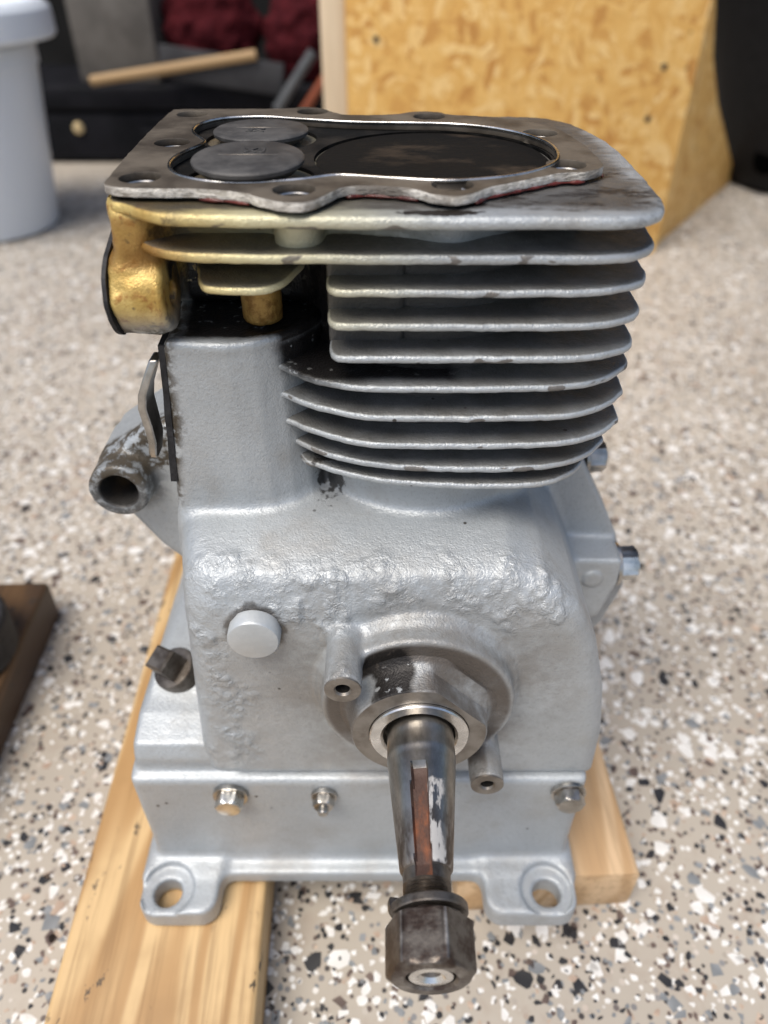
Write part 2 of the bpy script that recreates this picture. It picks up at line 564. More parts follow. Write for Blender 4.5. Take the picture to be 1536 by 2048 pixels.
def spline(pts, step=1.5, closed=True):
    """Catmull-Rom resample of a plan outline"""
    P = [Vector(p) for p in pts]
    n = len(P)
    out = []
    for i in range(n if closed else n - 1):
        p0 = P[(i - 1) % n] if closed or i > 0 else P[i]
        p1, p2 = P[i], P[(i + 1) % n]
        p3 = P[(i + 2) % n] if closed or i + 2 < n else p2
        m = max(1, int((p2 - p1).length / step))
        for k in range(m):
            t = k / m
            out.append(0.5 * ((2 * p1) + (p2 - p0) * t + (2 * p0 - 5 * p1 + 4 * p2 - p3) * t * t + (3 * p1 - p0 - 3 * p2 + p3) * t ** 3))
    if not closed: out.append(P[-1])
    return out


# lattice noise, vectorised
_perm = RNG.random((64, 64, 64)).astype(np.float32)


def vnoise(p):
    p = np.asarray(p, dtype=np.float32)
    i = np.floor(p).astype(int)
    f = p - i
    f = f * f * (3 - 2 * f)
    i &= 63
    j = (i + 1) & 63
    r = 0
    for a in (0, 1):
        for b in (0, 1):
            for c in (0, 1):
                wgt = (f[:, 0] if a else 1 - f[:, 0]) * (f[:, 1] if b else 1 - f[:, 1]) * (f[:, 2] if c else 1 - f[:, 2])
                r = r + wgt * _perm[(j if a else i)[:, 0], (j if b else i)[:, 1], (j if c else i)[:, 2]]
    return r


def fbm(p, oct=3):
    p = np.asarray(p, dtype=np.float32)
    s, a, t = 0, 1.0, 0
    for k in range(oct):
        s = s + a * vnoise(p * (2 ** k) + 17.3 * k)
        t += a; a *= 0.5
    return s / t


# ------------------------------------------------------------------ distance-field solids
def smin(a, b, k):
    h = np.clip(0.5 + 0.5 * (b - a) / k, 0, 1)
    return b * (1 - h) + a * h - k * h * (1 - h)


def smax(a, b, k):
    return -smin(-a, -b, k)


def seg_poly(X, Z, poly):
    """signed distance to a 2-D polygon, broadcast over X and Z"""
    dmin = None
    inside = np.zeros(np.broadcast(X, Z).shape, dtype=bool)
    n = len(poly)
    for i in range(n):
        ax, az = poly[i]; bx, bz = poly[(i + 1) % n]
        ex, ez = bx - ax, bz - az
        wx, wz = X - ax, Z - az
        t = np.clip((wx * ex + wz * ez) / (ex * ex + ez * ez), 0, 1)
        dd = (wx - ex * t) ** 2 + (wz - ez * t) ** 2
        dmin = dd if dmin is None else np.minimum(dmin, dd)
        c1 = (az <= Z) & (bz > Z) | (bz <= Z) & (az > Z)
        if bz != az:
            xs = ax + (Z - az) / (bz - az) * ex
            inside ^= c1 & (X < xs)
    dd = np.sqrt(dmin)
    return np.where(inside, -dd, dd).astype(np.float32)


def extr(d2, dax, r):
    """combine 2-D distance and slab distance, with edge radius r"""
    a, b = d2 + r, dax + r
    return np.minimum(np.maximum(a, b), 0) + np.sqrt(np.maximum(a, 0) ** 2 + np.maximum(b, 0) ** 2) - r


def slab(v, lo, hi):
    return np.abs(v - (lo + hi) / 2) - (hi - lo) / 2


def rbox(g, lo, hi, r):
    X, Y, Z = g
    q = [slab(v, a, b) + r for v, a, b in zip((X, Y, Z), lo, hi)]
    out = sum(np.maximum(t, 0) ** 2 for t in q)
    return np.sqrt(out) + np.minimum(np.maximum(np.maximum(q[0], q[1]), q[2]), 0) - r


def cyl(g, axis, c, rad, lo, hi, r=1.0):
    X, Y, Z = g
    if axis == 'y': return extr(np.sqrt((X - c[0]) ** 2 + (Z - c[1]) ** 2) - rad, slab(Y, lo, hi), r)
    if axis == 'z': return extr(np.sqrt((X - c[0]) ** 2 + (Y - c[1]) ** 2) - rad, slab(Z, lo, hi), r)
    return extr(np.sqrt((Y - c[0]) ** 2 + (Z - c[1]) ** 2) - rad, slab(X, lo, hi), r)


def capsule(g, a, b, ra, rb):
    X, Y, Z = g
    e = [b[i] - a[i] for i in range(3)]
    L = sum(t * t for t in e)
    t = np.clip(((X - a[0]) * e[0] + (Y - a[1]) * e[1] + (Z - a[2]) * e[2]) / L, 0, 1)
    return np.sqrt((X - a[0] - e[0] * t) ** 2 + (Y - a[1] - e[1] * t) ** 2 + (Z - a[2] - e[2] * t) ** 2) - (ra + (rb - ra) * t)


def solid(name, fn, lo, hi, h, mats, parent, disp=None, attr=None):
    """surface nets on fn(grid) in millimetres"""
    ax = [np.arange(a, b + h, h, dtype=np.float32) for a, b in zip(lo, hi)]
    g = (ax[0][:, None, None], ax[1][None, :, None], ax[2][None, None, :])
    f = fn(g)
    f = np.broadcast_to(f, tuple(len(a) for a in ax)).astype(np.float32)
    nx, ny, nz = f.shape
    s = f < 0
    cnt = np.zeros((nx - 1, ny - 1, nz - 1), dtype=np.int8)
    for a in (0, 1):
        for b in (0, 1):
            for c in (0, 1):
                cnt += s[a:nx - 1 + a, b:ny - 1 + b, c:nz - 1 + c]
    act = (cnt > 0) & (cnt < 8)
    I, J, K = np.nonzero(act)
    idx = np.full(act.shape, -1, dtype=np.int64)
    idx[I, J, K] = np.arange(len(I))
    P = np.zeros((len(I), 3)); W = np.zeros(len(I))
    for d in range(3):
        for a in (0, 1):
            for b in (0, 1):
                o0 = [0, 0, 0]
                oth = [k for k in range(3) if k != d]
                o0[oth[0]] = a; o0[oth[1]] = b
                o1 = list(o0); o1[d] = 1
                f0 = f[I + o0[0], J + o0[1], K + o0[2]]
                f1 = f[I + o1[0], J + o1[1], K + o1[2]]
                m = (f0 < 0) != (f1 < 0)
                t = np.where(m, f0 / np.where(m, f0 - f1, 1), 0)
                pt = np.array(o0, dtype=float)[None, :].repeat(len(I), 0)
                pt[:, d] = t
                P += np.where(m[:, None], pt, 0); W += m
    P = P / W[:, None]
    base = np.stack([I, J, K], 1)
    V = (P + base) * h + np.array([ax[0][0], ax[1][0], ax[2][0]])
    quads = []
    for d in range(3):
        sl0 = [slice(None)] * 3; sl1 = [slice(None)] * 3
        sl0[d] = slice(0, -1); sl1[d] = slice(1, None)
        ch = s[tuple(sl0)] != s[tuple(sl1)]
        e = np.stack(np.nonzero(ch), 1)
        o1, o2 = [(1, 2), (2, 0), (0, 1)][d]
        lim = np.array(act.shape)
        ok = (e[:, o1] > 0) & (e[:, o2] > 0) & (e[:, o1] < lim[o1]) & (e[:, o2] < lim[o2])
        e = e[ok]
        flip = s[e[:, 0], e[:, 1], e[:, 2]]
        c = []
        for da, db in ((-1, -1), (0, -1), (0, 0), (-1, 0)):
            q = e.copy(); q[:, o1] += da; q[:, o2] += db
            c.append(idx[q[:, 0], q[:, 1], q[:, 2]])
        Q = np.stack(c, 1)
        Q = np.where(flip[:, None], Q, Q[:, ::-1])
        quads.append(Q)
    Q = np.concatenate(quads)
    Q = Q[(Q >= 0).all(1)]
    # a light relax removes voxel stepping
    for _ in range(2):
        acc = np.zeros_like(V); deg = np.zeros(len(V))
        for a, b in ((0, 1), (1, 2), (2, 3), (3, 0)):
            np.add.at(acc, Q[:, a], V[Q[:, b]]); np.add.at(deg, Q[:, a], 1)
            np.add.at(acc, Q[:, b], V[Q[:, a]]); np.add.at(deg, Q[:, b], 1)
        V = V * 0.5 + 0.5 * acc / np.maximum(deg, 1)[:, None]
    if disp is not None:
        fn_ = np.cross(V[Q[:, 2]] - V[Q[:, 0]], V[Q[:, 3]] - V[Q[:, 1]])
        N = np.zeros_like(V)
        for a in range(4): np.add.at(N, Q[:, a], fn_)
        N /= np.maximum(np.linalg.norm(N, axis=1), 1e-9)[:, None]
        V = V + N * disp(V, N)[:, None]
    me = bpy.data.meshes.new(name)
    me.vertices.add(len(V)); me.vertices.foreach_set("co", (V * MM).astype(np.float32).ravel())
    me.loops.add(len(Q) * 4); me.loops.foreach_set("vertex_index", Q.astype(np.int32).ravel())
    me.polygons.add(len(Q))
    me.polygons.foreach_set("loop_start", np.arange(0, len(Q) * 4, 4, dtype=np.int32))
    me.polygons.foreach_set("use_smooth", np.ones(len(Q), dtype=bool))
    me.update(calc_edges=True)
    for m in (mats if isinstance(mats, (list, tuple)) else [mats]): me.materials.append(m)
    if attr is not None:
        at = me.attributes.new('blister', 'FLOAT', 'POINT')
        at.data.foreach_set('value', attr(V, N).astype(np.float32))
    o = bpy.data.objects.new(name, me)
    return link(o, parent)


# ================================================================== THE SETTING
def floor_material():
    q = NB('chip_floor')
    n = q.noise(5, 4, 0.6)
    base = q.mix(q.ramp(n, 0.3, 0.7), (0.385, 0.34, 0.28), (0.465, 0.415, 0.345))
    base = q.mix(q.mul(q.ramp(q.noise(40, 5, 0.65), 0.52, 0.75), 0.5), base, (0.30, 0.225, 0.17))
    # rusty stains and scuffed dust
    base = q.mix(q.mul(q.ramp(q.noise(7, 5, 0.7, off=(1.3, 0.4, 0)), 0.60, 0.74), 0.55), base, (0.27, 0.17, 0.11))
    # specks too small to build
    v = q.n("ShaderNodeTexVoronoi")
    q.put(v.inputs["Vector"], q.co)
    v.inputs["Scale"].default_value = 260
    sp = q.ramp(v.outputs[0], 0.42, 0.30)
    sx = q.n("ShaderNodeSeparateColor")
    q.put(sx.inputs[0], v.outputs[1])
    tone = q.cramp(sx.outputs[0], [(0.0, (0.03, 0.028, 0.028)), (0.28, (0.12, 0.09, 0.075)), (0.5, (0.22, 0.22, 0.22)), (0.62, (0.42, 0.33, 0.25)), (0.85, (0.72, 0.70, 0.66))])
    col = q.mix(q.mul(sp, q.ramp(sx.outputs[1], 0.45, 0.55)), base, tone)
    rough = q.mixf(q.noise(60, 3), 0.35, 0.55)
    return q.out(col, rough, 0.0, q.bump(q.noise(120, 3), 0.08, 0.001))


M['floor'] = floor_material()
gs = 14000
floor = mesh_ob('floor', [(-gs, -gs, 0), (gs, -gs, 0), (gs, gs, 0), (-gs, gs, 0)], [(0, 1, 2, 3)], M['floor'], None, False)
floor['kind'] = 'structure'


def chip_mat(name, a, b):
    return simple(name, a, b, 120, (0.3, 0.5), 0.0, 0.06, 400)


CH = [chip_mat('white_chip', (0.66, 0.64, 0.60), (0.80, 0.79, 0.76)),
      chip_mat('black_chip', (0.018, 0.018, 0.02), (0.04, 0.038, 0.038)),
      chip_mat('slate_chip', (0.17, 0.18, 0.185), (0.27, 0.28, 0.285)),
      chip_mat('brown_chip', (0.085, 0.06, 0.05), (0.16, 0.115, 0.095)),
      chip_mat('tan_chip', (0.36, 0.265, 0.20), (0.50, 0.39, 0.30))]
CHP = [0.38, 0.22, 0.19, 0.13, 0.08]


def chip_shape(rng):
    n = int(rng.integers(4, 8))
    a = np.sort((np.arange(n) + rng.uniform(-0.38, 0.38, n)) / n * 2 * math.pi)
    r = rng.uniform(0.62, 1.15, n)
    el = rng.uniform(0.55, 1.0)
    x, y = r * np.cos(a), r * np.sin(a) * el
    return x, y


def chips():
    rng = np.random.default_rng(5)
    # density falls off only with what the lens can still tell apart
    N = 135000
    x = rng.uniform(-1150, 1150, N); y = 20 + 1500 * rng.random(N) ** 1.25
    lim = 170 + 0.50 * y
    keep = (np.abs(x) < lim)
    x, y = x[keep], y[keep]
    sz = np.clip(1.2 * (1 - rng.random(len(x))) ** -0.38, 1.1, 5.0)
    kind = rng.choice(5, len(x), p=CHP)
    sz = np.where(kind == 0, sz * 1.08, sz)
    zt = 0.12 + 0.25 * rng.random(len(x))
    c, s = math.cos(R(38.5)), math.sin(R(38.5))
    zc = y * c + 384 * s
    pv = (y * s - 384 * c) / zc
    vis = (np.abs(x / zc) < 0.515) & (np.abs(pv) < 0.685)
    hid = ((x > -143) & (x < -56) & (y < 420)) | ((x > -60) & (x < 112) & (y > 166) & (y < 430)) | ((x > 36) & (x < 122) & (y > 160) & (y < 420))
    score = np.where(vis & ~hid, sz / zc, 0)
    big = np.argsort(-score)[:300]
    bigset = set(big.tolist())
    # shared shapes
    protos = {}
    vr = np.random.default_rng(9)
    def proto(k, v):
        if (k, v) not in protos:
            px, py = chip_shape(vr)
            n = len(px)
            V = [(a, b, 0.30) for a, b in zip(px, py)] + [(a * 1.03, b * 1.03, -0.05) for a, b in zip(px, py)]
            F = [tuple(range(n))] + [(i, i + n, (i + 1) % n + n, (i + 1) % n) for i in range(n)]
            me = bpy.data.meshes.new('stone_chip')
            me.from_pydata([(a * MM, b * MM, c * MM) for a, b, c in V], [], F)
            me.materials.append(CH[k]); me.update()
            protos[(k, v)] = me
        return protos[(k, v)]
    for i in big:
        o = bpy.data.objects.new('stone_chip', proto(int(kind[i]), int(rng.integers(0, 14))))
        o.location = (x[i] * MM, y[i] * MM, 0)
        o.rotation_euler = (0, 0, rng.uniform(0, 6.28))
        o.scale = (sz[i], sz[i], 1)
        COL.objects.link(o)
        o.parent = floor
    V, F, mi = [], [], []
    for i in range(len(x)):
        if i in bigset: continue
        px, py = chip_shape(rng)
        b0 = len(V); n = len(px)
        th = rng.uniform(0, 6.28); ct, st = math.cos(th), math.sin(th)
        for a, b in zip(px * sz[i], py * sz[i]):
            V.append((x[i] + a * ct - b * st, y[i] + a * st + b * ct, zt[i]))
        for a, b in zip(px * sz[i] * 1.03, py * sz[i] * 1.03):
            V.append((x[i] + a * ct - b * st, y[i] + a * st + b * ct, -0.05))
        F.append(tuple(range(b0, b0 + n))); mi.append(kind[i])
        for j in range(n):
            F.append((b0 + j, b0 + j + n, b0 + (j + 1) % n + n, b0 + (j + 1) % n)); mi.append(kind[i])
    o = mesh_ob('small_stone_chips', V, F, CH, floor, False, mi)
    o['kind'] = 'stuff'


chips()

# dark end wall of the garage, far behind the clutter, made tall to block the low rear sky
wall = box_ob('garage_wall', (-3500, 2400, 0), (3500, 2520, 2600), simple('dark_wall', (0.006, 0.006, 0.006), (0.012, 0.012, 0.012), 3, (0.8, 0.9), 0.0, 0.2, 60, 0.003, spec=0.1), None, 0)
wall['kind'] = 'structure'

# ================================================================== WOODEN PLANKS
def plank(name, label, lo, hi, mat, rot_deg, pivot):
    """a plank with eased edges; origin at its near end on the floor"""
    bm = bmesh.new()
    bmesh.ops.create_cube(bm, size=1.0)
    sx, sy, sz = (hi[i] - lo[i] for i in range(3))
    for v in bm.verts:
        v.co = Vector((v.co.x * sx, (v.co.y + 0.5) * sy, (v.co.z + 0.5) * sz))
    bmesh.ops.bevel(bm, geom=[e for e in bm.edges if abs(e.verts[0].co.y - e.verts[1].co.y) > 1], offset=3.0, segments=4, profile=0.5, affect='EDGES')
    bmesh.ops.bevel(bm, geom=[e for e in bm.edges if len(e.link_faces) == 2 and e.calc_face_angle(0) > 1.2], offset=0.7, segments=2, profile=0.5, affect='EDGES')
    bmesh.ops.scale(bm, vec=(MM, MM, MM), verts=bm.verts)
    me = bpy.data.meshes.new(name); bm.to_mesh(me); bm.free()
    me.materials.append(mat); smooth(me)
    o = bpy.data.objects.new(name, me)
    o.location = ((lo[0] + hi[0]) / 2 * MM, lo[1] * MM, 0)
    o.rotation_euler = (0, 0, R(rot_deg))
    COL.objects.link(o)
    sharp(o, 40)
    return tag(o, label, 'plank', 'wooden planks on the floor')


plank('wooden_plank', 'long knotty pine plank under the left foot of the engine, running out of the picture', (-137, 20, 0), (-50, 440, 31.7), M['pine'], 2.0, None)
plank('wooden_plank', 'short clean pine plank whose sawn end shows under the right foot of the engine', (35, 166, 0), (122, 430, 31.7), M['pine2'], 2.4, None)
plank('wooden_plank', 'dark oil-stained plank end at the left edge under a black ring added for a shadow', (-296, 120, 0), (-220, 364, 32), M['pine3'], 2.2, None)
ring = lathe('shadow_ring', [(20, 0), (34, 0), (36, 2), (36, 26), (34, 28), (22, 28), (20, 26), (20, 0)], (-262, 300, 32.2), (0, 0, 1), M['black'], None, 56)  # added ring, its black stands for a shadow on the plank
tag(ring, 'black ring added for the shadow on the stained plank at the left edge', 'ring')

# ================================================================== BACKGROUND CLUTTER
def osb_material():
    q = NB('oriented_strand_board')
    X, Y, Z = q.xyz()
    wn = q.n("ShaderNodeTexNoise")
    q.put(wn.inputs["Vector"], q.co)
    wn.inputs["Scale"].default_value = 9
    wn.inputs["Detail"].default_value = 3
    wm = q.n("ShaderNodeVectorMath", operation='MULTIPLY_ADD')
    q.put(wm.inputs[0], wn.outputs[1])
    wm.inputs[1].default_value = (0.09, 0.0, 0.09)
    q.put(wm.inputs[2], q.co)
    def strands(sx, sz, off):
        mp = q.n("ShaderNodeMapping")
        q.put(mp.inputs[0], wm.outputs[0])
        mp.inputs[1].default_value = off
        mp.inputs[2].default_value = (0, R(off[0] * 37), 0)
        mp.inputs[3].default_value = (sx, 20, sz)
        v = q.n("ShaderNodeTexVoronoi")
        q.put(v.inputs["Vector"], mp.outputs[0])
        v.inputs["Scale"].default_value = 1.0
        sp = q.n("ShaderNodeSeparateColor")
        q.put(sp.inputs[0], v.outputs[1])
        return sp.outputs[0], sp.outputs[1]
    a, a2 = strands(105, 34, (0.3, 0, 0.1))
    b, b2 = strands(48, 115, (1.7, 0, 0.9))
    pick = q.ramp(q.noise(55, 3), 0.46, 0.54)
    v = q.mixf(pick, a, b)
    col = q.cramp(v, [(0.0, (0.50, 0.24, 0.055)), (0.3, (0.65, 0.365, 0.095)), (0.7, (0.72, 0.44, 0.135)), (1.0, (0.80, 0.55, 0.23))])
    fine = q.noise(180, 4, 0.6, stretch=(1, 1, 0.35))
    col = q.mix(q.mul(q.ramp(fine, 0.5, 0.75), 0.35), col, (0.36, 0.18, 0.05))
    col = q.mix(q.ramp(q.noise(48, 2, 0.5), 0.74, 0.77), col, (0.09, 0.055, 0.025))
    return q.out(col, 0.6, 0.0, q.bump(q.add(v, fine), 0.25, 0.001))


M['osb'] = osb_material()
osb = thing('strand_board_stand', 'tall yellow strand board stand behind the engine', 'board stand', (0.18, 1.12, 0))
box_ob('front_panel', (-48, 1100, 0), (402, 1116, 620), M['osb'], osb, 1)
box_ob('edge_batten', (-80, 1104, 0), (-48.5, 1140, 620), simple('pale_batten', (0.60, 0.46, 0.30), (0.72, 0.58, 0.40), 20, (0.5, 0.7), 0, 0.2, 200, 0.001, (1, 1, 0.1)), osb, 1.5)
side_rot = math.atan2(1500 - 1118, 660 - 398)
CH_ = [(0, 0), (445, 0), (445, 25), (190, 170), (95, 240), (22, 330), (0, 620)]
sp = mesh_ob('side_panel', [(x, y, z) for y in (-8, 8) for x, z in CH_], [tuple(range(7)), tuple(range(13, 6, -1))] + [(i, (i + 1) % 7, (i + 1) % 7 + 7, i + 7) for i in range(7)], M['osb'], osb, False)
fix_normals(sp)
sp.location = (0.396, 1.122, 0); sp.rotation_euler = (0, 0, side_rot)
for sx, sz in ((-10, 270), (18, 402), (360, 240), (352, 180)):
    lathe('screw', [(0, 1), (2.2, 1), (3.8, -0.3), (3.8, -1.0), (0, -1)], (sx, 1099.6, sz), (0, 1, 0), M['black'], osb, 16)

bucket_m = NB('milky_plastic')
bucket_m = bucket_m.out((0.62, 0.665, 0.72), 0.35, 0.0, None, Subsurface_Weight=0.25, Subsurface_Radius=(0.02, 0.02, 0.025), Subsurface_Scale=0.5)
bk = thing('plastic_bucket', 'milky white plastic bucket with lid at the upper left', 'bucket', (-0.628, 1.226, 0))
lathe('body', [(0, 2), (88, 2), (96, 4), (99, 10), (124, 225), (127, 226), (127, 250), (124, 251), (126, 272), (0, 272)], (-628, 1226, 0), (0, 0, 1), bucket_m, bk, 96)
lathe('lid', [(0, 283), (120, 283), (126, 286), (140, 300), (152, 300), (159, 293), (160, 282), (160, 262), (157, 258), (154, 262), (154, 273), (0, 274)], (-628, 1226, 0), (0, 0, 1), bucket_m, bk, 96)

rub = simple('black_rubber', (0.010, 0.010, 0.011), (0.016, 0.016, 0.017), 60, (0.6, 0.8), 0, 0.4, 150, 0.002, spec=0.15)
tub = thing('black_tub', 'black tapered plastic tub with an oval hand hole at the upper right', 'tub', (0.80, 1.50, 0))
lathe('body', [(0, 0), (135, 0), (148, 6), (156, 20), (240, 300), (262, 380), (276, 420), (284, 424), (284, 440), (264, 440), (250, 380), (0, 60)], (800, 1500, 0), (0, 0, 1), rub, tub, 96)
hx = Vector((-0.78, -0.62, 0.12)).normalized()
lathe('hand_hole_dark', [(0, 2.0), (22, 2.0), (24, 0), (24, -6)], (668, 1394, 62), hx, simple('hand_hole_dark', (0.001, 0.001, 0.001), (0.002, 0.002, 0.002), 20, (0.9, 1.0), spec=0.0), tub, 40)  # black disc, painted for the dark inside the hole
case = thing('tool_case', 'long black tool case with a brass catch in the dark behind the bucket', 'case', (-0.35, 1.74, 0))
blackp = simple('black_plastic', (0.004, 0.0045, 0.006), (0.009, 0.009, 0.012), 20, (0.6, 0.8), 0, 0.2, 200, 0.001, spec=0.12)
box_ob('body', (-820, 1630, 4), (-70, 1900, 92), blackp, case, 8, 3)
box_ob('lid', (-824, 1626, 95), (-66, 1904, 140), blackp, case, 8, 3)
lathe('catch', [(0, 6), (7, 6), (10, 4), (11, 0), (11, -4)], (-608, 1628, 66), (0, -1, 0), simple('brass', (0.55, 0.42, 0.22), (0.7, 0.58, 0.36), 90, (0.3, 0.5), 0.6, 0.1), case, 24)
lathe('handle', [(6, -80), (6, 80)], (-400, 1618, 60), (1, 0, 0), blackp, case, 16)

cb = box_ob('cardboard_box', (-585, 1650, 141), (-425, 1790, 330), simple('grey_card', (0.085, 0.078, 0.070), (0.13, 0.12, 0.108), 12, (0.7, 0.9), 0, 0.15, 100, 0.001, spec=0.2), None, 3, 2, Matrix.Rotation(R(-6), 3, 'Z'))
tag(cb, 'worn grey cardboard box standing on the black tool case', 'box')


def cloth(name, c, ax, seed, mat, label):
    def fn(g):
        X, Y, Z = g
        q = ((X - c[0]) / ax[0]) ** 2 + ((Y - c[1]) / ax[1]) ** 2 + ((Z - c[2]) / ax[2]) ** 2
        dd = (np.sqrt(q) - 1) * min(ax)
        return np.maximum(dd, 142.5 - Z + 0 * dd)
    def disp(V, N):
        a = V / 38.0 + seed
        return (np.abs(fbm(a, 3) - 0.5) * 46 - 8) * (V[:, 2] > 144)
    lo = [c[i] - ax[i] - 8 for i in range(3)]; hi = [c[i] + ax[i] + 8 for i in range(3)]
    lo[2] = max(lo[2], 138)
    o = solid(name, fn, lo, hi, 5.0, mat, None, disp)
    return tag(o, label, 'cloth')


redm = simple('dark_red_cloth', (0.040, 0.0045, 0.007), (0.065, 0.008, 0.011), 30, (0.8, 0.95), 0, 0.3, 250, 0.002, spec=0.1)  # colour darkened, like other clutter, for light falling off deep indoors
cloth('red_cloth', (-330, 1700, 225), (95, 60, 110), 3.0, redm, 'dark red cloth bundle heaped beside the grey cardboard box')
cloth('red_cloth', (-160, 1690, 205), (75, 50, 90), 8.0, redm, 'dark red cloth bundle hanging nearest the strand board')
stick = lathe('wooden_stick', [(0, 0), (8, 0), (9, 1), (9, 318), (8, 319), (0, 319)], (-552, 1596, 152), (1.0, 0.0, 0.135), simple('stick_wood', (0.30, 0.19, 0.085), (0.38, 0.25, 0.12), 15, (0.5, 0.7), 0, 0.2, 200, 0.001, (0.1, 1, 1)), None, 20)
tag(stick, 'thin pale wooden stick lying across the black tool case', 'stick')
shm = simple('grey_sheet', (0.035, 0.035, 0.038), (0.055, 0.055, 0.058), 12, (0.6, 0.8), 0, 0.1, 100, 0.001, spec=0.2)
sheet = box_ob('grey_sheet', (-420, 1598, 142), (-190, 1612, 195), shm, None, 2, 2, Matrix.Rotation(R(8), 3, 'Y'))
tag(sheet, 'dark grey plastic sheet edge under the wooden stick', 'sheet')
rod = lathe('orange_rod', [(0, 0), (9, 0), (9, 150), (0, 150)], (-160, 1585, 95), (0.62, 0.05, 0.78), simple('orange_paint', (0.16, 0.035, 0.01), (0.22, 0.05, 0.015), 40, (0.4, 0.6)), None, 20)
tag(rod, 'dull orange rod leaning beside the strand board', 'rod')
rod = lathe('grey_pipe', [(0, 0), (10, 0), (10, 120), (0, 120)], (-205, 1588, 105), (0.62, 0.05, 0.78), simple('grey_pipe', (0.06, 0.065, 0.07), (0.09, 0.095, 0.10), 40, (0.4, 0.6)), None, 20)
tag(rod, 'short grey pipe leaning left of the orange rod', 'pipe')

# ================================================================== THE ENGINE
ENG = thing('engine_block', 'silver painted single-cylinder engine block standing on two pine planks', 'engine', (-0.01, 0.24, 0.032))
CX, CZ = 12.0, 167.0            # crankshaft centre
BX, BY = 15.0, 246.5            # bore centre

# ---- crankcase, tappet chamber, bosses (one casting)
CASE = [(-100, 105), (-100, 221.5), (42, 222.0), (54, 217), (67, 203), (76, 184), (83, 158), (87, 132), (88, 105)]
CHAMBER = [(-100, 205), (-48, 205), (-39.5, 206.3), (-32, 210), (-26, 215.5), (-22, 222), (-20, 230), (-20, 300), (-100, 300)]


def crankcase_fn(g):
    X, Y, Z = g
    body = extr(seg_poly(X, Z, CASE), slab(Y, 172, 300), 8.0)
    left = (-(X + 65.2) - (Y - 172) * 0.20 - (226 - Z) * 0.075) * 0.975
    body = smax(body, left, 9.0)
    # rounded shoulder along the top of the front face
    nrm = (Z - 213) * 0.76 - (Y - 172) * 0.65
    body = smax(body, nrm, 15.0)
    ch = extr(seg_poly(X, Y, CHAMBER), slab(Z, 200, 285.2), 1.8)
    ch = smax(ch, -(X + 67.4) - (285 - Z) * 0.09 - (Y - 205) * 0.05, 4.0)      # drafted left wall
    lipd = np.sqrt((seg_poly(X, Y, CHAMBER) + 1.6) ** 2 + (Z - 284.1 - 0.7 * np.sin(X * 0.16)) ** 2) - 1.7
    lipd = np.maximum(lipd, -(X + 65.5))
    ch = smin(ch, lipd, 1.5)
    bar = cyl(g, 'z', (BX, BY), 43.0, 215, 242, 1.0)
    up = smin(ch, bar, 2.5)
    d = smin(body, up, 4.5)
    # main bearing boss with a stepped root ring
    root = cyl(g, 'y', (CX, CZ - 1), 36.5, 169.5, 190, 1.2)
    boss = cyl(g, 'y', (CX, CZ), 34.3, 161.8, 190, 1.3)
    dish = cyl(g, 'y', (CX, CZ), 29.5, 150, 164.2, 2.0)
    b = smin(root, boss, 2.0)
    d = smin(d, b, 3.0)
    for sx, sz in ((-1, 1), (1, -1)):
        px, pz = CX + sx * 25.2, CZ + sz * 25.8
        d = smin(d, cyl(g, 'y', (px, pz), 6.2, 149.4 if sx < 0 else 147.5, 180, 0.7), 3.2)
        d = np.maximum(d, -cyl(g, 'y', (px, pz), 3.8, 130, 164, 0.2))
    d = np.maximum(d, -cyl(g, 'y', (CX, CZ), 15.0, 150, 200, 0.5))
    # rear bearing plate flange on the right, with its pad
    rp = extr(seg_poly(X, Z, [(40, 232), (74, 226), (84, 208), (96, 186), (105, 166), (109, 148), (103, 124), (92, 108), (40, 108)]), slab(Y, 242, 262), 1.5)
    d = smin(d, rp, 3.5)
    pad = extr(seg_poly(X, Z, [(70, 179), (98.5, 178.5), (99, 166), (94, 145), (70, 138)]), slab(Y, 226, 250), 1.0)
    d = smin(d, pad, 3.0)
    d = smin(d, cyl(g, 'y', (87.5, 168.5), 4.2, 224.8, 230, 0.5), 0.8)
    # pump arm on the left with a bored end
    arm = extr(seg_poly(X, Z, [(-60, 250), (-86, 242), (-105, 229), (-108.5, 220), (-105, 210), (-91, 186), (-80, 173), (-60, 172)]), slab(Y, 227, 262), 4.0)
    arm = smin(arm, cyl(g, 'y', (-97.5, 220.5), 11.2, 217, 250, 1.4), 3.0)
    arm = np.maximum(arm, -cyl(g, 'y', (-97.5, 220.5), 6.9, 200, 262, 0.3))
    d = smin(d, arm, 4.0)
    d = np.maximum(d, 104.9 - Z)
    return d


def blister(V, N):
    front = np.clip((190 - V[:, 1]) / 8, 0, 1) * np.clip((N[:, 1] * -1 + N[:, 2] * 0.6 - 0.25) * 2, 0, 1)
    away = np.clip((np.hypot(V[:, 0] - CX, V[:, 2] - CZ) - 37.5) / 4, 0, 1)
    # corroded, blistered band over the shoulder and down the left side
    wob = (fbm(V / 11.0 + 5, 3) - 0.5) * 26
    top = np.clip(1 - np.abs(V[:, 2] + wob - 207) / 14, 0, 1)
    left = np.clip(1 - np.abs(V[:, 0] + wob * 0.8 + 59) / 12, 0, 1) * np.clip((V[:, 2] - 112) / 10, 0, 1) * np.clip((214 - V[:, 2]) / 10, 0, 1)
    patch = np.clip((fbm(V / 8.0 + 55, 2) - 0.36) * 5, 0.3, 1)
    return np.clip(np.maximum(top, left * 0.9) * 1.8, 0, 1) * front * away * patch


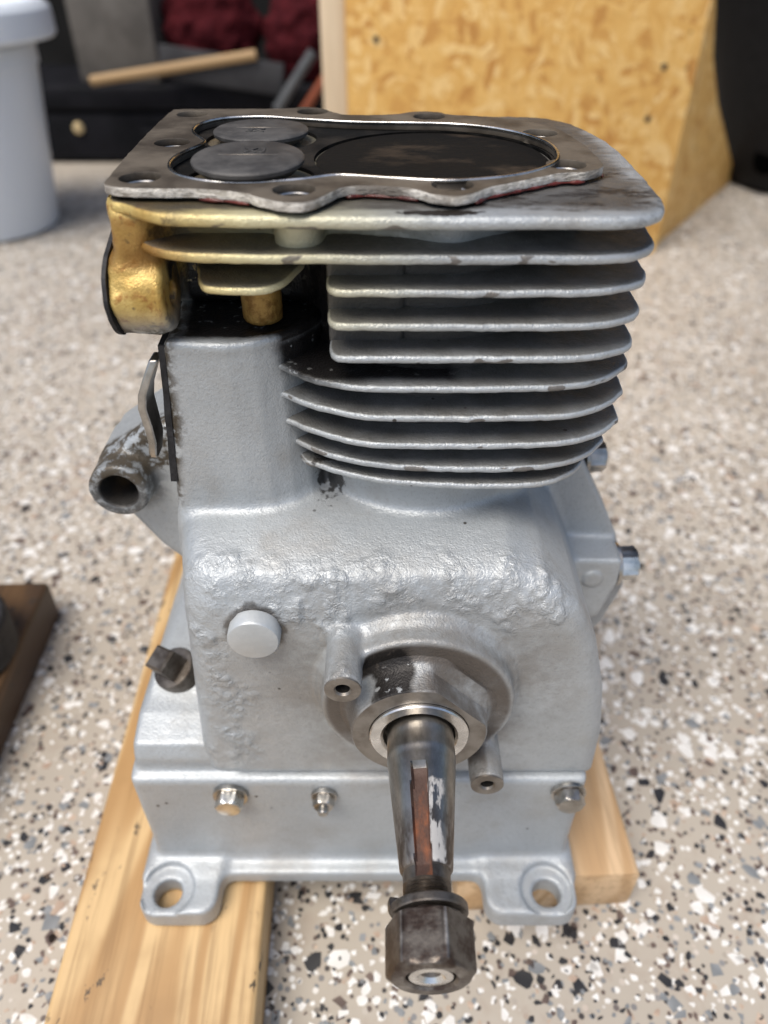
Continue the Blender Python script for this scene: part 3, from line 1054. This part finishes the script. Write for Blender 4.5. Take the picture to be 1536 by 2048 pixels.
def crankcase_disp(V, N):
    m = blister(V, N)
    l = np.clip((fbm(V / 1.9 + 40, 2) - 0.47) * 4.5, 0, 1)
    l2 = np.clip((fbm(V / 4.2 + 70, 3) - 0.44) * 4, 0, 1)
    d = m * (l * 0.5 + l2 * 0.95)
    d = d + (fbm(V / 3.0 + 9, 2) - 0.5) * 0.14 + (fbm(V / 14.0 + 2, 2) - 0.5) * 0.6 * np.clip((V[:, 2] - 225) / 10, 0, 1)
    return d


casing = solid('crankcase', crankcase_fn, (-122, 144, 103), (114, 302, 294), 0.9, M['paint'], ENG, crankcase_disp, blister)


# ---- cylinder with valve chest, port lug and bolt columns
HOLES = [(-66.2, 213.5), (-66.6, 254.5), (-69.3, 298.9), (-26.2, 303.4), (16.1, 294.5), (51.3, 267.9), (52.2, 227.3), (18.1, 206.6), (-23.3, 201.9)]


def cylinder_fn(g):
    X, Y, Z = g
    d = cyl(g, 'z', (BX, BY), 40.5, 240, 324, 0.5)
    chest = rbox(g, (-74, 211, 308), (0, 306, 324), 3.0)
    d = smin(d, chest, 6.0)
    back = rbox(g, (-70, 236, 285), (0, 306, 324), 3.0)
    d = smin(d, back, 4.0)
    wall = extr(seg_poly(X, Z, [(-74, 324), (-74.6, 312), (-77.2, 304), (-77, 289), (-66, 289), (-65.5, 312), (-63, 324)]), slab(Y, 203, 306), 3.0)
    d = smin(d, wall, 7.0)
    lug = cyl(g, 'x', (210.0, 299.8), 11.4, -77.2, -62.0, 1.3)
    d = smin(d, lug, 3.0)
    d = np.maximum(d, -cyl(g, 'x', (210.5, 299), 3.6, -66, -50, 0.3))
    for i, (hx, hy) in enumerate(HOLES):
        d = smin(d, cyl(g, 'z', (hx, hy + (3.0 if hy < 210 else 0)), 6.6, 314.5, 324, 0.5), 7.0)
    d = smin(d, cyl(g, 'z', (-38, 221), 6.3, 286, 312, 0.5), 1.0)      # guide boss in the recess
    d = np.minimum(d, rbox(g, (-16.5, 205.5, 281), (6, 240, 316), 1.0))     # wall at the recess right side
    return d


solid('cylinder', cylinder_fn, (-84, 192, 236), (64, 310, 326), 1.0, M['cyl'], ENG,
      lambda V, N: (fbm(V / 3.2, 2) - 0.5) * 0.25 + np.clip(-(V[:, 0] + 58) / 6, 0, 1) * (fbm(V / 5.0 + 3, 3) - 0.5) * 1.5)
fg = mesh_ob('port_gasket', *(lambda P: ([(x, y, z) for x in (-78.4, -77.2) for (y, z) in P], [tuple(range(len(P))), tuple(range(2 * len(P) - 1, len(P) - 1, -1))] + [(i, (i + 1) % len(P), (i + 1) % len(P) + len(P), i + len(P)) for i in range(len(P))]))(
    [(197 + 0.5 * random.random() if 0 < k < 14 else 197.5, 0) and (210 - 12.0 * math.cos(R(-70 + k * 10)) + random.uniform(-.3, .3), 299.6 + 12.2 * math.sin(R(-70 + k * 10)) + random.uniform(-.3, .3)) for k in range(15)] + [(222, 317), (296, 317), (296, 286)]), M['black'], ENG, False)
fix_normals(fg)

# ---- cooling fins
def fin(outline, ztop, t, mat=None, name='cooling_fin', step=1.4):
    """plate with a rounded, slightly ragged cast rim"""
    P = spline(outline, step)
    n = len(P)
    area = sum(P[i].x * P[(i + 1) % n].y - P[(i + 1) % n].x * P[i].y for i in range(n))
    if area < 0: P.reverse()
    nr = []
    for i in range(n):
        tng = (P[(i + 1) % n] - P[i - 1]).normalized()
        nr.append(Vector((tng.y, -tng.x)))
    prof = [(-2.2, 0.5), (-0.9, 0.47), (-0.25, 0.32), (0.0, 0.08), (0.0, -0.14), (-0.22, -0.36), (-0.9, -0.48), (-2.2, -0.5)]
    pts = np.array([(p.x, p.y, ztop) for p in P])
    wo = (fbm(pts / 3.0, 3) - 0.5) * 0.8
    wz = (fbm(pts / 7.0 + 31, 3) - 0.5) * 0.40 + (fbm(pts / 60.0 + 3, 2) - 0.5) * 0.45
    wt = (fbm(pts / 3.0 + 77, 2) - 0.5) * 0.5
    V, F = [], []
    for o, zz in prof:
        fade = 1.0 if o > -1.5 else 0.0
        for i in range(n):
            p = P[i] + nr[i] * (o * 1.15 + wo[i] * (1 if o > -1.5 else 0.4))
            V.append((p.x, p.y, ztop - t / 2 + zz * (t + wt[i] * fade) + wz[i] * fade))
    m = len(prof)
    for k in range(m - 1):
        for i in range(n):
            j = (i + 1) % n
            F.append((k * n + i, (k + 1) * n + i, (k + 1) * n + j, k * n + j))
    F.append(tuple(range(n)))
    F.append(tuple(reversed(range((m - 1) * n, m * n))))
    o = mesh_ob(name, V, F, mat or M['fin'], ENG, True)
    fix_normals(o)
    return sharp(o, 60)


RIGHT_BACK = [(75.5, 229), (76.2, 256), (74, 282), (67, 304), (55, 314)]
fin([(-74.5, 210), (-68.5, 202.5), (-60, 195.2), (-53, 193.0), (-40, 192.0), (-15, 191), (1.5, 190.4), (37, 190.6), (60, 190.8), (69, 194.3), (74.2, 203)] + RIGHT_BACK + [(20, 316), (-66, 314), (-76.5, 306), (-76.5, 256)], 326.6, 3.5)
fin([(-75, 214), (-69, 206), (-61, 198.5), (-54, 195.5), (-40, 194), (-15, 193.6), (1.5, 193.4), (37, 193.4), (60, 194), (69, 197.5), (74.5, 205.5)] + RIGHT_BACK + [(20, 316), (-66, 314), (-76, 306), (-76, 256)], 316.2, 3.0)
for zt in (306.2, 296.3, 286.4):
    fin([(-16.2, 240), (-16.2, 210), (-16.0, 200), (-14.5, 196.2), (-11.0, 194.9), (2, 194.8), (37, 194.8), (56, 195.5), (67.5, 199), (74.8, 206.5)] + RIGHT_BACK + [(20, 316), (-10, 314), (-16, 306)], zt, 2.6)
fin([(-53.2, 222), (-52.6, 205), (-50.2, 198.6), (-46.0, 196.6), (-38, 196.2), (-32.5, 196.8), (-29.5, 199.2), (-26.5, 206), (-25.5, 222)], 306.2, 2.6, name='recess_fin')
LOW = [
    (276.5, [(-37.5, 217), (-28.7, 206), (-20.7, 200), (-8.2, 195.8), (4.7, 195.0), (34.4, 195.0), (54, 196.5), (65.2, 199.9), (73.5, 207.0), (77.5, 217)], RIGHT_BACK[1:]),
    (266.6, [(-38, 217), (-29.6, 207), (-21.4, 201.6), (-7.4, 196), (4.9, 194.8), (35.3, 194.6), (55.4, 195.9), (67, 200.7), (74.6, 207.6), (77.8, 217)], RIGHT_BACK[1:]),
    (256.7, [(-38, 217.5), (-29.1, 207.5), (-20.5, 201.8), (-7.6, 196), (3.4, 194.6), (36.3, 194.4), (55.4, 195.9), (67.2, 200.3), (75, 207.3), (78, 216)], RIGHT_BACK[1:]),
    (247.4, [(-34.5, 218), (-26.6, 209), (-17.8, 203), (-4.5, 198.1), (13.2, 195.4), (37.3, 194.9), (53.7, 196.7), (65.3, 201.8), (72.4, 209), (75, 218)], [(73, 256), (69, 280), (58, 302)]),
    (240.6, [(-29, 213), (-21.7, 206.6), (-11.4, 201.6), (2, 197.5), (21.6, 195.3), (37.9, 194.9), (51.2, 196), (60.2, 200.2), (65.6, 205.4), (68.5, 214)], [(68, 250), (62, 276), (48, 296)]),
]
for zt, fr, bk_ in LOW:
    fin(fr + bk_ + [(15, 312), (-20, 306), (-34, 280), (-38, 245)], zt, 2.5)


# ---- deck, head gasket, piston, valves
def filled(name, loops, z0, z1, mats, parent, bev=0.0, side=None):
    """flat plate with holes: first loop is the outline"""
    cu = bpy.data.curves.new(name, 'CURVE')
    cu.dimensions = '2D'
    cu.fill_mode = 'BOTH'
    cu.extrude = (z1 - z0) / 2 * MM - bev * MM
    cu.bevel_depth = bev * MM
    cu.bevel_resolution = 1
    cu.offset = -bev * MM
    for L in loops:
        s = cu.splines.new('POLY')
        s.points.add(len(L) - 1)
        for p, q in zip(s.points, L):
            p.co = (q[0] * MM, q[1] * MM, 0, 1)
        s.use_cyclic_u = True
    tmp = bpy.data.objects.new(name, cu)
    COL.objects.link(tmp)
    dg = bpy.context.evaluated_depsgraph_get()
    me = bpy.data.meshes.new_from_object(tmp.evaluated_get(dg))
    bpy.data.objects.remove(tmp)
    bpy.data.curves.remove(cu)
    me.name = name
    me.transform(Matrix.Translation((0, 0, (z0 + z1) / 2 * MM)))
    bm = bmesh.new(); bm.from_mesh(me)
    bmesh.ops.remove_doubles(bm, verts=bm.verts, dist=1e-6)
    bmesh.ops.recalc_face_normals(bm, faces=bm.faces)
    for f in bm.faces:
        f.smooth = abs(f.normal.z) < 0.9
    bm.to_mesh(me); bm.free()
    me.materials.clear()
    for m in (mats if isinstance(mats, (list, tuple)) else [mats]): me.materials.append(m)
    if side is not None:
        for p in me.polygons:
            c = p.center * 1000
            hole = min((c.x - hx) ** 2 + (c.y - hy) ** 2 for hx, hy in HOLES) < 42
            inner = min((c.x - a) ** 2 + (c.y - b) ** 2 for a, b in loops[1]) < 3
            p.material_index = 0 if abs(p.normal.z) > 0.8 or hole or inner else side
    o = bpy.data.objects.new(name, me)
    link(o, parent)
    return sharp(o, 40)


def circle(c, r, n=40):
    return [(c[0] + r * math.cos(2 * math.pi * k / n), c[1] + r * math.sin(2 * math.pi * k / n)) for k in range(n)]


OUT = [(-74.2, 208.0), (-71.5, 204.6), (-66.5, 203.2), (-58.0, 202.4), (-50.0, 202.6), (-41.5, 200.8), (-35.8, 198.6), (-31.0, 194.4), (-26.8, 191.2), (-22.0, 190.0), (-17.8, 191.8), (-14.3, 197.8), (-11.0, 203.6), (-5.4, 205.4), (2.0, 204.6), (8.0, 202.2), (12.8, 197.4), (17.9, 195.6), (22.8, 198.2), (28.2, 204.2), (40.1, 212.2), (48.5, 217.8), (55.0, 218.8), (60.5, 222.6), (62.8, 228.5), (62.6, 246.5), (60.5, 264), (57.0, 276.5), (45.0, 290.2), (24.5, 298.0), (20.8, 301.6), (15.1, 303.6), (9.1, 302.2), (3.5, 298.4), (-12.2, 297.2), (-17.5, 301.2), (-22.2, 308.0), (-27, 311.6), (-31.3, 311.9), (-37.5, 309.0), (-65.8, 308.1), (-75.5, 307.6), (-78.2, 302), (-77.3, 255), (-75.3, 219.7)]
OPEN = [(-56.8, 256.2), (-61.5, 265.5), (-63.8, 273), (-63.2, 282), (-58.5, 289.8), (-51.0, 293.4), (-40.8, 293.8), (-27.8, 289.8), (-10.2, 285.2), (7.9, 283.8), (19.3, 282.9), (30.4, 279.6), (39.0, 274), (46.6, 265.0), (51.4, 253.4), (52.2, 241.5), (50.0, 231.0), (44.5, 222.6), (36.4, 215.9), (25.7, 211.6), (15.3, 210.4), (3.1, 212.6), (-9.4, 215.6), (-14.5, 215.4), (-21.4, 212.0), (-31.6, 208.8), (-39.3, 208.2), (-47.4, 209.8), (-55.4, 215.0), (-60.5, 223.5), (-61.9, 233.1), (-60.0, 243.0), (-57.2, 250.5)]
out_l = [(p.x, p.y) for p in spline(OUT, 1.3)]
jit = (fbm(np.array([(x, y, 0) for x, y in out_l]) / 2.5, 3) - 0.5) * 1.1
out_l = [(x + j * 0.6, y + j) for (x, y), j in zip(out_l, jit)]
open_l = [(p.x, p.y) for p in spline(OPEN, 1.3)]
V1, V2, VR = (-37.8, 222.0), (-40.8, 271.0), 18.3
deck = filled('cylinder_deck', [[(p.x, p.y) for p in spline([(-8 + (x + 8) * 0.955, 252 + (y - 252) * 0.945) for x, y in OUT], 2.0)], circle((BX, BY), 36.5, 96), circle(V1, VR, 56), circle(V2, VR, 56)] + [circle(h, 4.9, 24) for h in HOLES],
              324.0, 327.7, M['carbon'], ENG)
gk = filled('head_gasket', [out_l, open_l] + [circle(h, 5.6, 32) for h in HOLES], 327.8, 330.2, [M['gasket'], M['gasket_edge']], ENG, 0.25, 1)
# bright fire ring along the opening
def tube(name, pts, r, mat, parent, seg=6, closed=True, rf=None):
    V, F = [], []
    n = len(pts)
    P = [Vector(p) for p in pts]
    for i in range(n):
        a, b = P[i - 1] if (closed or i) else P[i], P[(i + 1) % n] if (closed or i < n - 1) else P[i]
        t = (b - a).normalized()
        u = t.cross(Vector((0, 0, 1))).normalized()
        v = u.cross(t)
        rr = rf(i) if rf else r
        for k in range(seg):
            th = 2 * math.pi * k / seg
            V.append(tuple(P[i] + (u * math.cos(th) + v * math.sin(th)) * rr))
    for i in range(n if closed else n - 1):
        j = (i + 1) % n
        for k in range(seg):
            k2 = (k + 1) % seg
            F.append((i * seg + k, i * seg + k2, j * seg + k2, j * seg + k))
    if not closed:
        F.append(tuple(range(seg))); F.append(tuple(range((n - 1) * seg, n * seg)))
    return fix_normals(mesh_ob(name, V, F, mat, parent, True))


cen = np.array([np.mean([p[0] for p in open_l]), np.mean([p[1] for p in open_l])])
tube('fire_ring', [(x, y, 330.1) for x, y in open_l], 0.55, M['fire_ring'], gk)
# beads of dark red sealant squeezed out under the gasket edge
def bead(i0, i1, name='sealant_bead'):
    pts = []
    n = len(out_l)
    for i in range(i0, i1):
        x, y = out_l[i % n]
        a, b = out_l[(i - 2) % n], out_l[(i + 2) % n]
        tx, ty = b[0] - a[0], b[1] - a[1]
        L = math.hypot(tx, ty) or 1
        nx, ny = ty / L, -tx / L
        pts.append((x + nx * 0.15, y + ny * 0.15, 327.55))
    ph = random.random() * 9
    tube(name, pts, 0.9, M['sealant'], gk, 8, False, lambda i: 0.12 + 0.5 * abs(math.sin(i * 0.62 + ph)) ** 1.5 * random.uniform(0.5, 1.0))


def nearest(px, py): return min(range(len(out_l)), key=lambda i: (out_l[i][0] - px) ** 2 + (out_l[i][1] - py) ** 2)


for (a, b) in (((-48, 202.5), (-33, 197)), ((-10.5, 204), (10, 201)), ((23, 199), (57, 219.5)), ((61.5, 225), (62.8, 231)), ((62.6, 243), (62.3, 248))):
    i0, i1 = nearest(*a), nearest(*b)
    bead(i0, i1 if i1 > i0 else i1 + len(out_l))
for h in HOLES:
    lathe('bolt_hole', [(5.0, 0.0), (4.8, -0.4), (4.3, -1.2), (4.5, -2.2), (4.1, -2.8), (4.4, -3.4), (4.0, -3.9), (0, -4.0)], (h[0], h[1], 328.2), (0, 0, 1), [M['steel'], M['hole']], deck, 28, [0, 1, 1, 1, 1, 1, 1])
pis = lathe('piston', [(0, 327.15), (2.2, 327.15), (2.8, 327.45), (20, 327.5), (34.9, 327.4), (35.9, 326.7), (35.9, 322)], (BX, BY, 0), (0, 0, 1), M['piston'], ENG, 96)
lathe('bore_wall', [(36.5, 327.6), (36.5, 316)], (BX, BY, 0), (0, 0, 1), M['carbon'], deck, 96)


def text_mesh(name, body, size, loc, rotz, mat, parent, tilt=None, depth=0.25):
    cu = bpy.data.curves.new(name, 'FONT')
    cu.body = body
    cu.size = size * MM
    cu.extrude = depth * MM
    cu.bevel_depth = 0.06 * MM
    cu.align_x = 'CENTER'; cu.align_y = 'CENTER'
    tmp = bpy.data.objects.new(name, cu)
    COL.objects.link(tmp)
    dg = bpy.context.evaluated_depsgraph_get()
    me = bpy.data.meshes.new_from_object(tmp.evaluated_get(dg))
    bpy.data.objects.remove(tmp); bpy.data.curves.remove(cu)
    m = Matrix.Translation(Vector(loc) * MM) @ (tilt or Matrix.Identity(4)) @ Matrix.Rotation(R(rotz), 4, 'Z')
    me.transform(m)
    me.materials.clear(); me.materials.append(mat)
    o = bpy.data.objects.new(name, me)
    return link(o, parent)


def valve(c, zt, tilt, rot, txt_off, slot_off):
    T = Matrix.Rotation(R(tilt), 4, 'X')
    ax = (T @ Vector((0, 0, 1)))
    p = [(0, 0), (15.0, 0), (15.5, -0.3), (15.7, -0.6), (15.6, -1.5), (13.2, -3.6), (8, -6.0), (4.2, -8.5), (3.6, -12), (3.6, -26), (0, -26)]
    v = lathe('valve', p, (c[0], c[1], zt), ax, M['valve'], ENG, 72)
    o = Vector((c[0], c[1], zt))
    text_mesh('stamped_letters', 'EX', 5.2, o + T @ Vector((txt_off[0], txt_off[1], 0.05)), rot, M['valve'], v, T, 0.22)
    # lapping-tool slot: a shallow raised burr on each side of a groove
    q = o + T @ Vector((slot_off[0], slot_off[1], 0.0))
    s = box_ob('slot_mark', (q.x - 8.5, q.y - 0.35, q.z - 0.1), (q.x + 8.5, q.y + 0.35, q.z + 0.16), M['brown_steel'], v, 0.08, 1, Matrix.Rotation(R(rot % 180 + 1.5), 3, 'Z') @ T.to_3x3())
    return v


valve(V1, 333.6, 2.9, 178, (1.5, 5.0), (0, 1.2))
valve(V2, 330.9, 0.4, -3, (-1.5, -3.6), (0, 1.4))

# ---- left side: breather gasket and lifting tab
V, F = [], []
zs = [284.5, 277, 268, 260, 252, 244, 234]
for z in zs:
    wx = -67.2 - (285 - z) * 0.09
    for dx in (1.0, -1.1 + random.uniform(-.35, .35)):
        for y in (205.4 + random.uniform(0, .5), 262): V.append((wx + dx - (y - 205) * 0.05, y, z))
for i in range(len(zs) - 1):
    a, b = i * 4, i * 4 + 4
    F += [(a, a + 1, b + 1, b), (a + 2, b + 2, b + 3, a + 3), (a, b, b + 2, a + 2), (a + 1, a + 3, b + 3, b + 1)]
F += [(0, 2, 3, 1), (len(V) - 4, len(V) - 3, len(V) - 1, len(V) - 2)]
fix_normals(mesh_ob('breather_gasket', V, F, M['black'], ENG, False))
V, F = [], []
prof = [(-68.6, 283), (-71.0, 278), (-73.6, 272), (-74.6, 267), (-74.2, 260), (-74.0, 254), (-74.8, 249.5), (-75.2, 247)]
wid = [3, 4.5, 5.5, 5.5, 5, 5, 4.5, 3]
for (x, z), wv in zip(prof, wid):
    for dx in (0.6, -2.2):
        for dy in (-wv, wv): V.append((x * 1.025 + dx + 0.9, 208 + dy, z - 3))
for i in range(len(prof) - 1):
    a, b = i * 4, i * 4 + 4
    F += [(a, a + 1, b + 1, b), (a + 2, b + 2, b + 3, a + 3), (a, b, b + 2, a + 2), (a + 1, a + 3, b + 3, b + 1)]
F += [(0, 2, 3, 1), (len(V) - 4, len(V) - 3, len(V) - 1, len(V) - 2)]
tab = fix_normals(mesh_ob('metal_tab', V, F, M['steel'], ENG, True))
sub = tab.modifiers.new('bevel', 'BEVEL'); sub.width = 0.0006; sub.segments = 2
sharp(tab, 50)

# ---- base casting
def base_fn(g):
    X, Y, Z = g
    box = extr(seg_poly(X, Z, [(-104.5, 36), (-105, 108.4), (84, 108.4), (83.5, 36)]), slab(Y, 169, 330), 3.0)
    # crankcase seat stays level; the left shoulder is stepped and slopes up to the filler
    tier = extr(seg_poly(Y, Z, [(174, 60), (174, 116), (177, 122.5), (190, 126), (300, 126), (300, 60)]), slab(X, -103, -60), 2.5)
    slope = extr(seg_poly(Y, Z, [(183, 60), (183, 122), (214, 134.5), (252, 137), (300, 120), (300, 60)]), slab(X, -101, -60), 3.0)
    slope = smax(slope, -(X + 101) * 0.62 + (Z - 118) * 0.55 - 6.5, 2.0)
    d = smin(box, tier, 3.0)
    d = smin(d, slope, 3.0)
    flange = extr(np.maximum(slab(X, -108.5, 86.5), slab(Y, 161.5, 330)), slab(Z, 35.5, 44.5), 2.0)
    d = smin(d, flange, 4.5)
    for x0, x1 in ((-109, -74), (45, 86)):
        ft = extr(extr(slab(X, x0, x1), slab(Y, 143.5, 190), 8.0), slab(Z, 32, 45.6), 1.8)
        d = smin(d, ft, 6.0)
    for hx in (-97.0, 73.0):
        hy = 153.5
        d = np.maximum(d, -cyl(g, 'z', (hx, hy + 0.5), 11.6, 43.6, 64, 0.5))
        d = np.maximum(d, -cyl(g, 'z', (hx, hy), 6.2, 20, 60, 0.3))
    d = np.maximum(d, 32.05 - Z)
    return d


solid('base', base_fn, (-112, 140, 30), (90, 334, 142), 1.0, M['paint'], ENG, lambda V, N: (fbm(V / 6.0, 2) - 0.5) * 0.22)


# ---- fasteners
def hexr(r, t, th):
    k = math.pi / 3
    a = (th % k) - k / 2
    return min(r, 0.866 * HEXC / math.cos(a))


HEXC = 6.5


def bolt(name, org, axis, rc, head, washer=None, mat=None, flange=0.0, dome=0.0, stud=0.0):
    global HEXC
    HEXC = rc
    wr = (washer or rc * 1.25)
    b = lathe(name, [(rc * 0.85, 0.0), (rc, 0.3), (rc, head - 0.9), (rc * 0.84, head - 0.1), (rc * 0.8, head), (0, head + dome)], org, axis, mat or M['zinc'], ENG, 48, None, hexr)
    a = Vector(axis).normalized()
    lathe('washer', [(rc * 0.5, -1.6), (wr, -1.6), (wr, -0.2), (wr - 0.3, 0.02), (rc * 0.6, 0.02)], org, axis, M['steel'], b, 40)
    if stud:
        o2 = Vector(org) + a * (head - 0.2)
        lathe('stud_end', [(stud, 0), (stud, 2.6), (stud * 0.8, 3.2), (0, 3.2)], o2, axis, M['steel'], b, 24)
    return b


bolt('bolt', (-64, 167.0, 99.0), (0, -1, 0), 5.9, 5.4, 7.4)
bolt('stud_nut', (-25, 167.0, 98.5), (0, -1, 0), 4.6, 4.2, 5.4, M['steel'], stud=2.2)
bolt('bolt', (76.6, 167.0, 101.0), (0, -1, 0), 6.2, 5.2, 7.2, M['steel'])
bolt('bolt', (100.6, 236, 168), (1, 0, 0.05), 7.6, 8.0, 9.5)
bolt('bolt', (86.5, 262, 206), (1, 0, 0.05), 7.0, 7.5, 8.5, M['steel'])
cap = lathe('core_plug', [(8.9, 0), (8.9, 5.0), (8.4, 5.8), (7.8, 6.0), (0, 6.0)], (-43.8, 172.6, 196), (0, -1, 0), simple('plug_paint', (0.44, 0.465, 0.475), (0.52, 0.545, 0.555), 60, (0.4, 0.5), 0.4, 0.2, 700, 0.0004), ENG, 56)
# square-headed filler plug on the sloping shoulder
pax = Vector((-0.34, -0.28, 0.90)).normalized()
pl = lathe('filler_plug', [(0, -6), (9.5, -6), (9.5, 0.5), (9.0, 1.6), (7.0, 1.9), (0, 1.9)], (-89.5, 206, 134.5), pax, M['dark_steel'], ENG, 40)
a_, u_, v_ = frame(pax)
V = []
for t, s_ in ((1.7, 5.3), (11.5, 4.9), (12.6, 3.9)):
    for k in range(4):
        th = R(45 + 20 + 90 * k)
        V.append(tuple(Vector((-89.5, 206, 134.5)) + a_ * t + (u_ * math.cos(th) + v_ * math.sin(th)) * s_ * 1.414))
F = [(i * 4 + k, i * 4 + (k + 1) % 4, i * 4 + 4 + (k + 1) % 4, i * 4 + 4 + k) for i in range(2) for k in range(4)] + [(8, 9, 10, 11)]
fix_normals(mesh_ob('square_head', V, F, M['dark_steel'], pl, False))

# ---- main bearing hub, oil seal, mounting post faces
def hub_r(r, t, th):
    # th measured in the hub plane; one broad flat at the upper right
    a = th - HUB_FLAT
    c = math.cos(a)
    return min(r, (19.4 if t > 3 else 24.5) / c) if c > 0.3 else r


ha, hu, hv = frame((0, -1, 0))
want = Vector((0.72, 0, 0.70))
HUB_FLAT = math.atan2(want.dot(hv), want.dot(hu))
hub = lathe('bearing_hub', [(30.5, -1.2), (27.5, 0.7), (25.4, 2.0), (24.2, 4.2), (23.3, 11.2), (22.8, 11.7), (17.2, 11.7), (17.2, 6)], (CX, 162.4, CZ), (0, -1, 0), [M['paint'], M['brown_steel']], ENG, 144, [0, 0, 0, 0, 0, 1, 1], hub_r)
lathe('oil_seal', [(17.0, 7), (17.0, 12.6), (16.6, 13.1), (13.3, 13.1), (12.4, 12.4), (12.0, 9), (11.4, 8.5)], (CX, 162.4, CZ), (0, -1, 0), M['bright'], hub, 96)
for sx, sz, yf in ((-1, 1, 149.3), (1, -1, 147.4)):
    c = (CX + sx * 25.2, yf, CZ + sz * 25.8)
    lathe('post_face', [(6.0, -0.3), (5.9, 0.25), (2.9, 0.25), (2.3, -0.5), (2.5, -2), (2.2, -3), (2.5, -4), (2.2, -5), (2.2, -9), (0, -9)], c, (0, -1, 0), [M['brown_steel'], M['hole']], casing, 36, [0, 0, 0, 1, 1, 1, 1, 1, 1])


# ---- crankshaft with keyway, thread, split washer and nut
def shaft():
    prof = [(11.35, 160), (11.35, 139.5), (11.15, 139.0), (11.1, 137), (7.9, 104.2), (7.4, 103.4), (7.0, 103.0), (7.0, 99.6)]
    z = 99.6
    for k in range(8):
        prof += [(7.0, z), (6.35, z - 0.55), (7.0, z - 1.1)]; z -= 1.1
    prof += [(6.4, 76.9), (5.9, 76.0), (3.9, 75.9), (2.8, 77.0), (1.0, 78.8), (0, 79.0)]
    # finer rows along the taper so that the keyway can be cut
    rows = []
    for (r0, y0), (r1, y1) in zip(prof, prof[1:]):
        m = max(1, int((y0 - y1) / 1.5)) if r0 > 7.5 else 1
        for i in range(m):
            t = i / m
            rows.append((r0 + (r1 - r0) * t, y0 + (y1 - y0) * t))
    rows.append(prof[-1])
    kc, hw = R(-9), 2.35            # keyway: just left of the top, half width in mm
    seg = 96
    V, F, mi = [], [], []
    for r, y in rows:
        for k in range(seg):
            th = 2 * math.pi * k / seg
            x, zz = r * math.sin(th), r * math.cos(th)
            # rotate into keyway frame
            cx = x * math.cos(kc) - zz * math.sin(kc); cz = x * math.sin(kc) + zz * math.cos(kc)
            wl = hw
            if cz > 0 and abs(cx) < wl and 99.9 < y < 133.5:
                run = min(1.0, (133.5 - y) / 1.6)
                floor_z = 7.9 - (134 - y) * 0.075
                cz = min(cz, cz * (1 - run) + floor_z * run) if cz > floor_z else cz
            X = cx * math.cos(-kc) - cz * math.sin(-kc); Z = cx * math.sin(-kc) + cz * math.cos(-kc)
            V.append((CX + 0.4 + X, y, CZ + Z))
    for i in range(len(rows) - 1):
        for k in range(seg):
            k2 = (k + 1) % seg
            F.append((i * seg + k, i * seg + k2, (i + 1) * seg + k2, (i + 1) * seg + k))
            th = 2 * math.pi * (k + 0.5) / seg
            r, y = rows[i]
            x = r * math.sin(((th - kc + math.pi) % (2 * math.pi)) - math.pi)
            up = math.cos(th - kc) > 0
            rust = up and abs(x) < 2.5 and 99.9 < y < 132.5
            mi.append(1 if rust else (2 if y < 103.6 and y > 76.95 else (3 if y <= 76.05 or (r < 4 and y < 82) else 0)))
    o = mesh_ob('crankshaft', V, F, [M['shaft'], M['rust'], M['dark_steel'], M['bright']], ENG, True, mi)
    fix_normals(o)
    return sharp(o, 32)


crank = shaft()
# split lock washer: a rectangular wire wound almost once, its ends sprung apart
V, F = [], []
ns = 72
for i in range(ns + 1):
    th = R(166) + R(350) * i / ns
    off = 92.9 - 2.4 * (i / ns)
    for rr, dy in ((7.1, 0.0), (11.0, 0.0), (11.3, 0.4), (11.3, 2.2), (11.0, 2.6), (7.1, 2.6)):
        V.append((CX + 0.4 + rr * math.cos(th), off + dy, CZ + rr * math.sin(th)))
for i in range(ns):
    for k in range(6):
        k2 = (k + 1) % 6
        F.append((i * 6 + k, i * 6 + k2, i * 6 + 6 + k2, i * 6 + 6 + k))
F += [tuple(range(6)), tuple(range(ns * 6, ns * 6 + 6))]
sharp(fix_normals(mesh_ob('split_washer', V, F, M['dark_steel'], crank, True)), 35)

NC = 12.4
def nut_r(r, t, th):
    k = math.pi / 3
    a = ((th - NUT_ROT) % k) - k / 2
    return min(r, 0.866 * NC / math.cos(a)) if r > 8 else r


_na, _nu, _nv = frame((0, -1, 0))
_nw = Vector((-math.sin(R(11)), 0, math.cos(R(11))))
NUT_ROT = math.atan2(_nw.dot(_nv), _nw.dot(_nu)) - math.pi / 6
lathe('hex_nut', [(6.9, 0), (10.2, 0), (11.8, 0.9), (12.4, 1.2), (12.4, 13.0), (12.1, 13.6), (10.7, 14.5), (10.2, 14.8), (7.4, 14.8), (6.7, 14.1), (6.7, 12)], (CX + 0.4, 90.2, CZ), (0, -1, 0), M['nut'], crank, 144, None, nut_r)
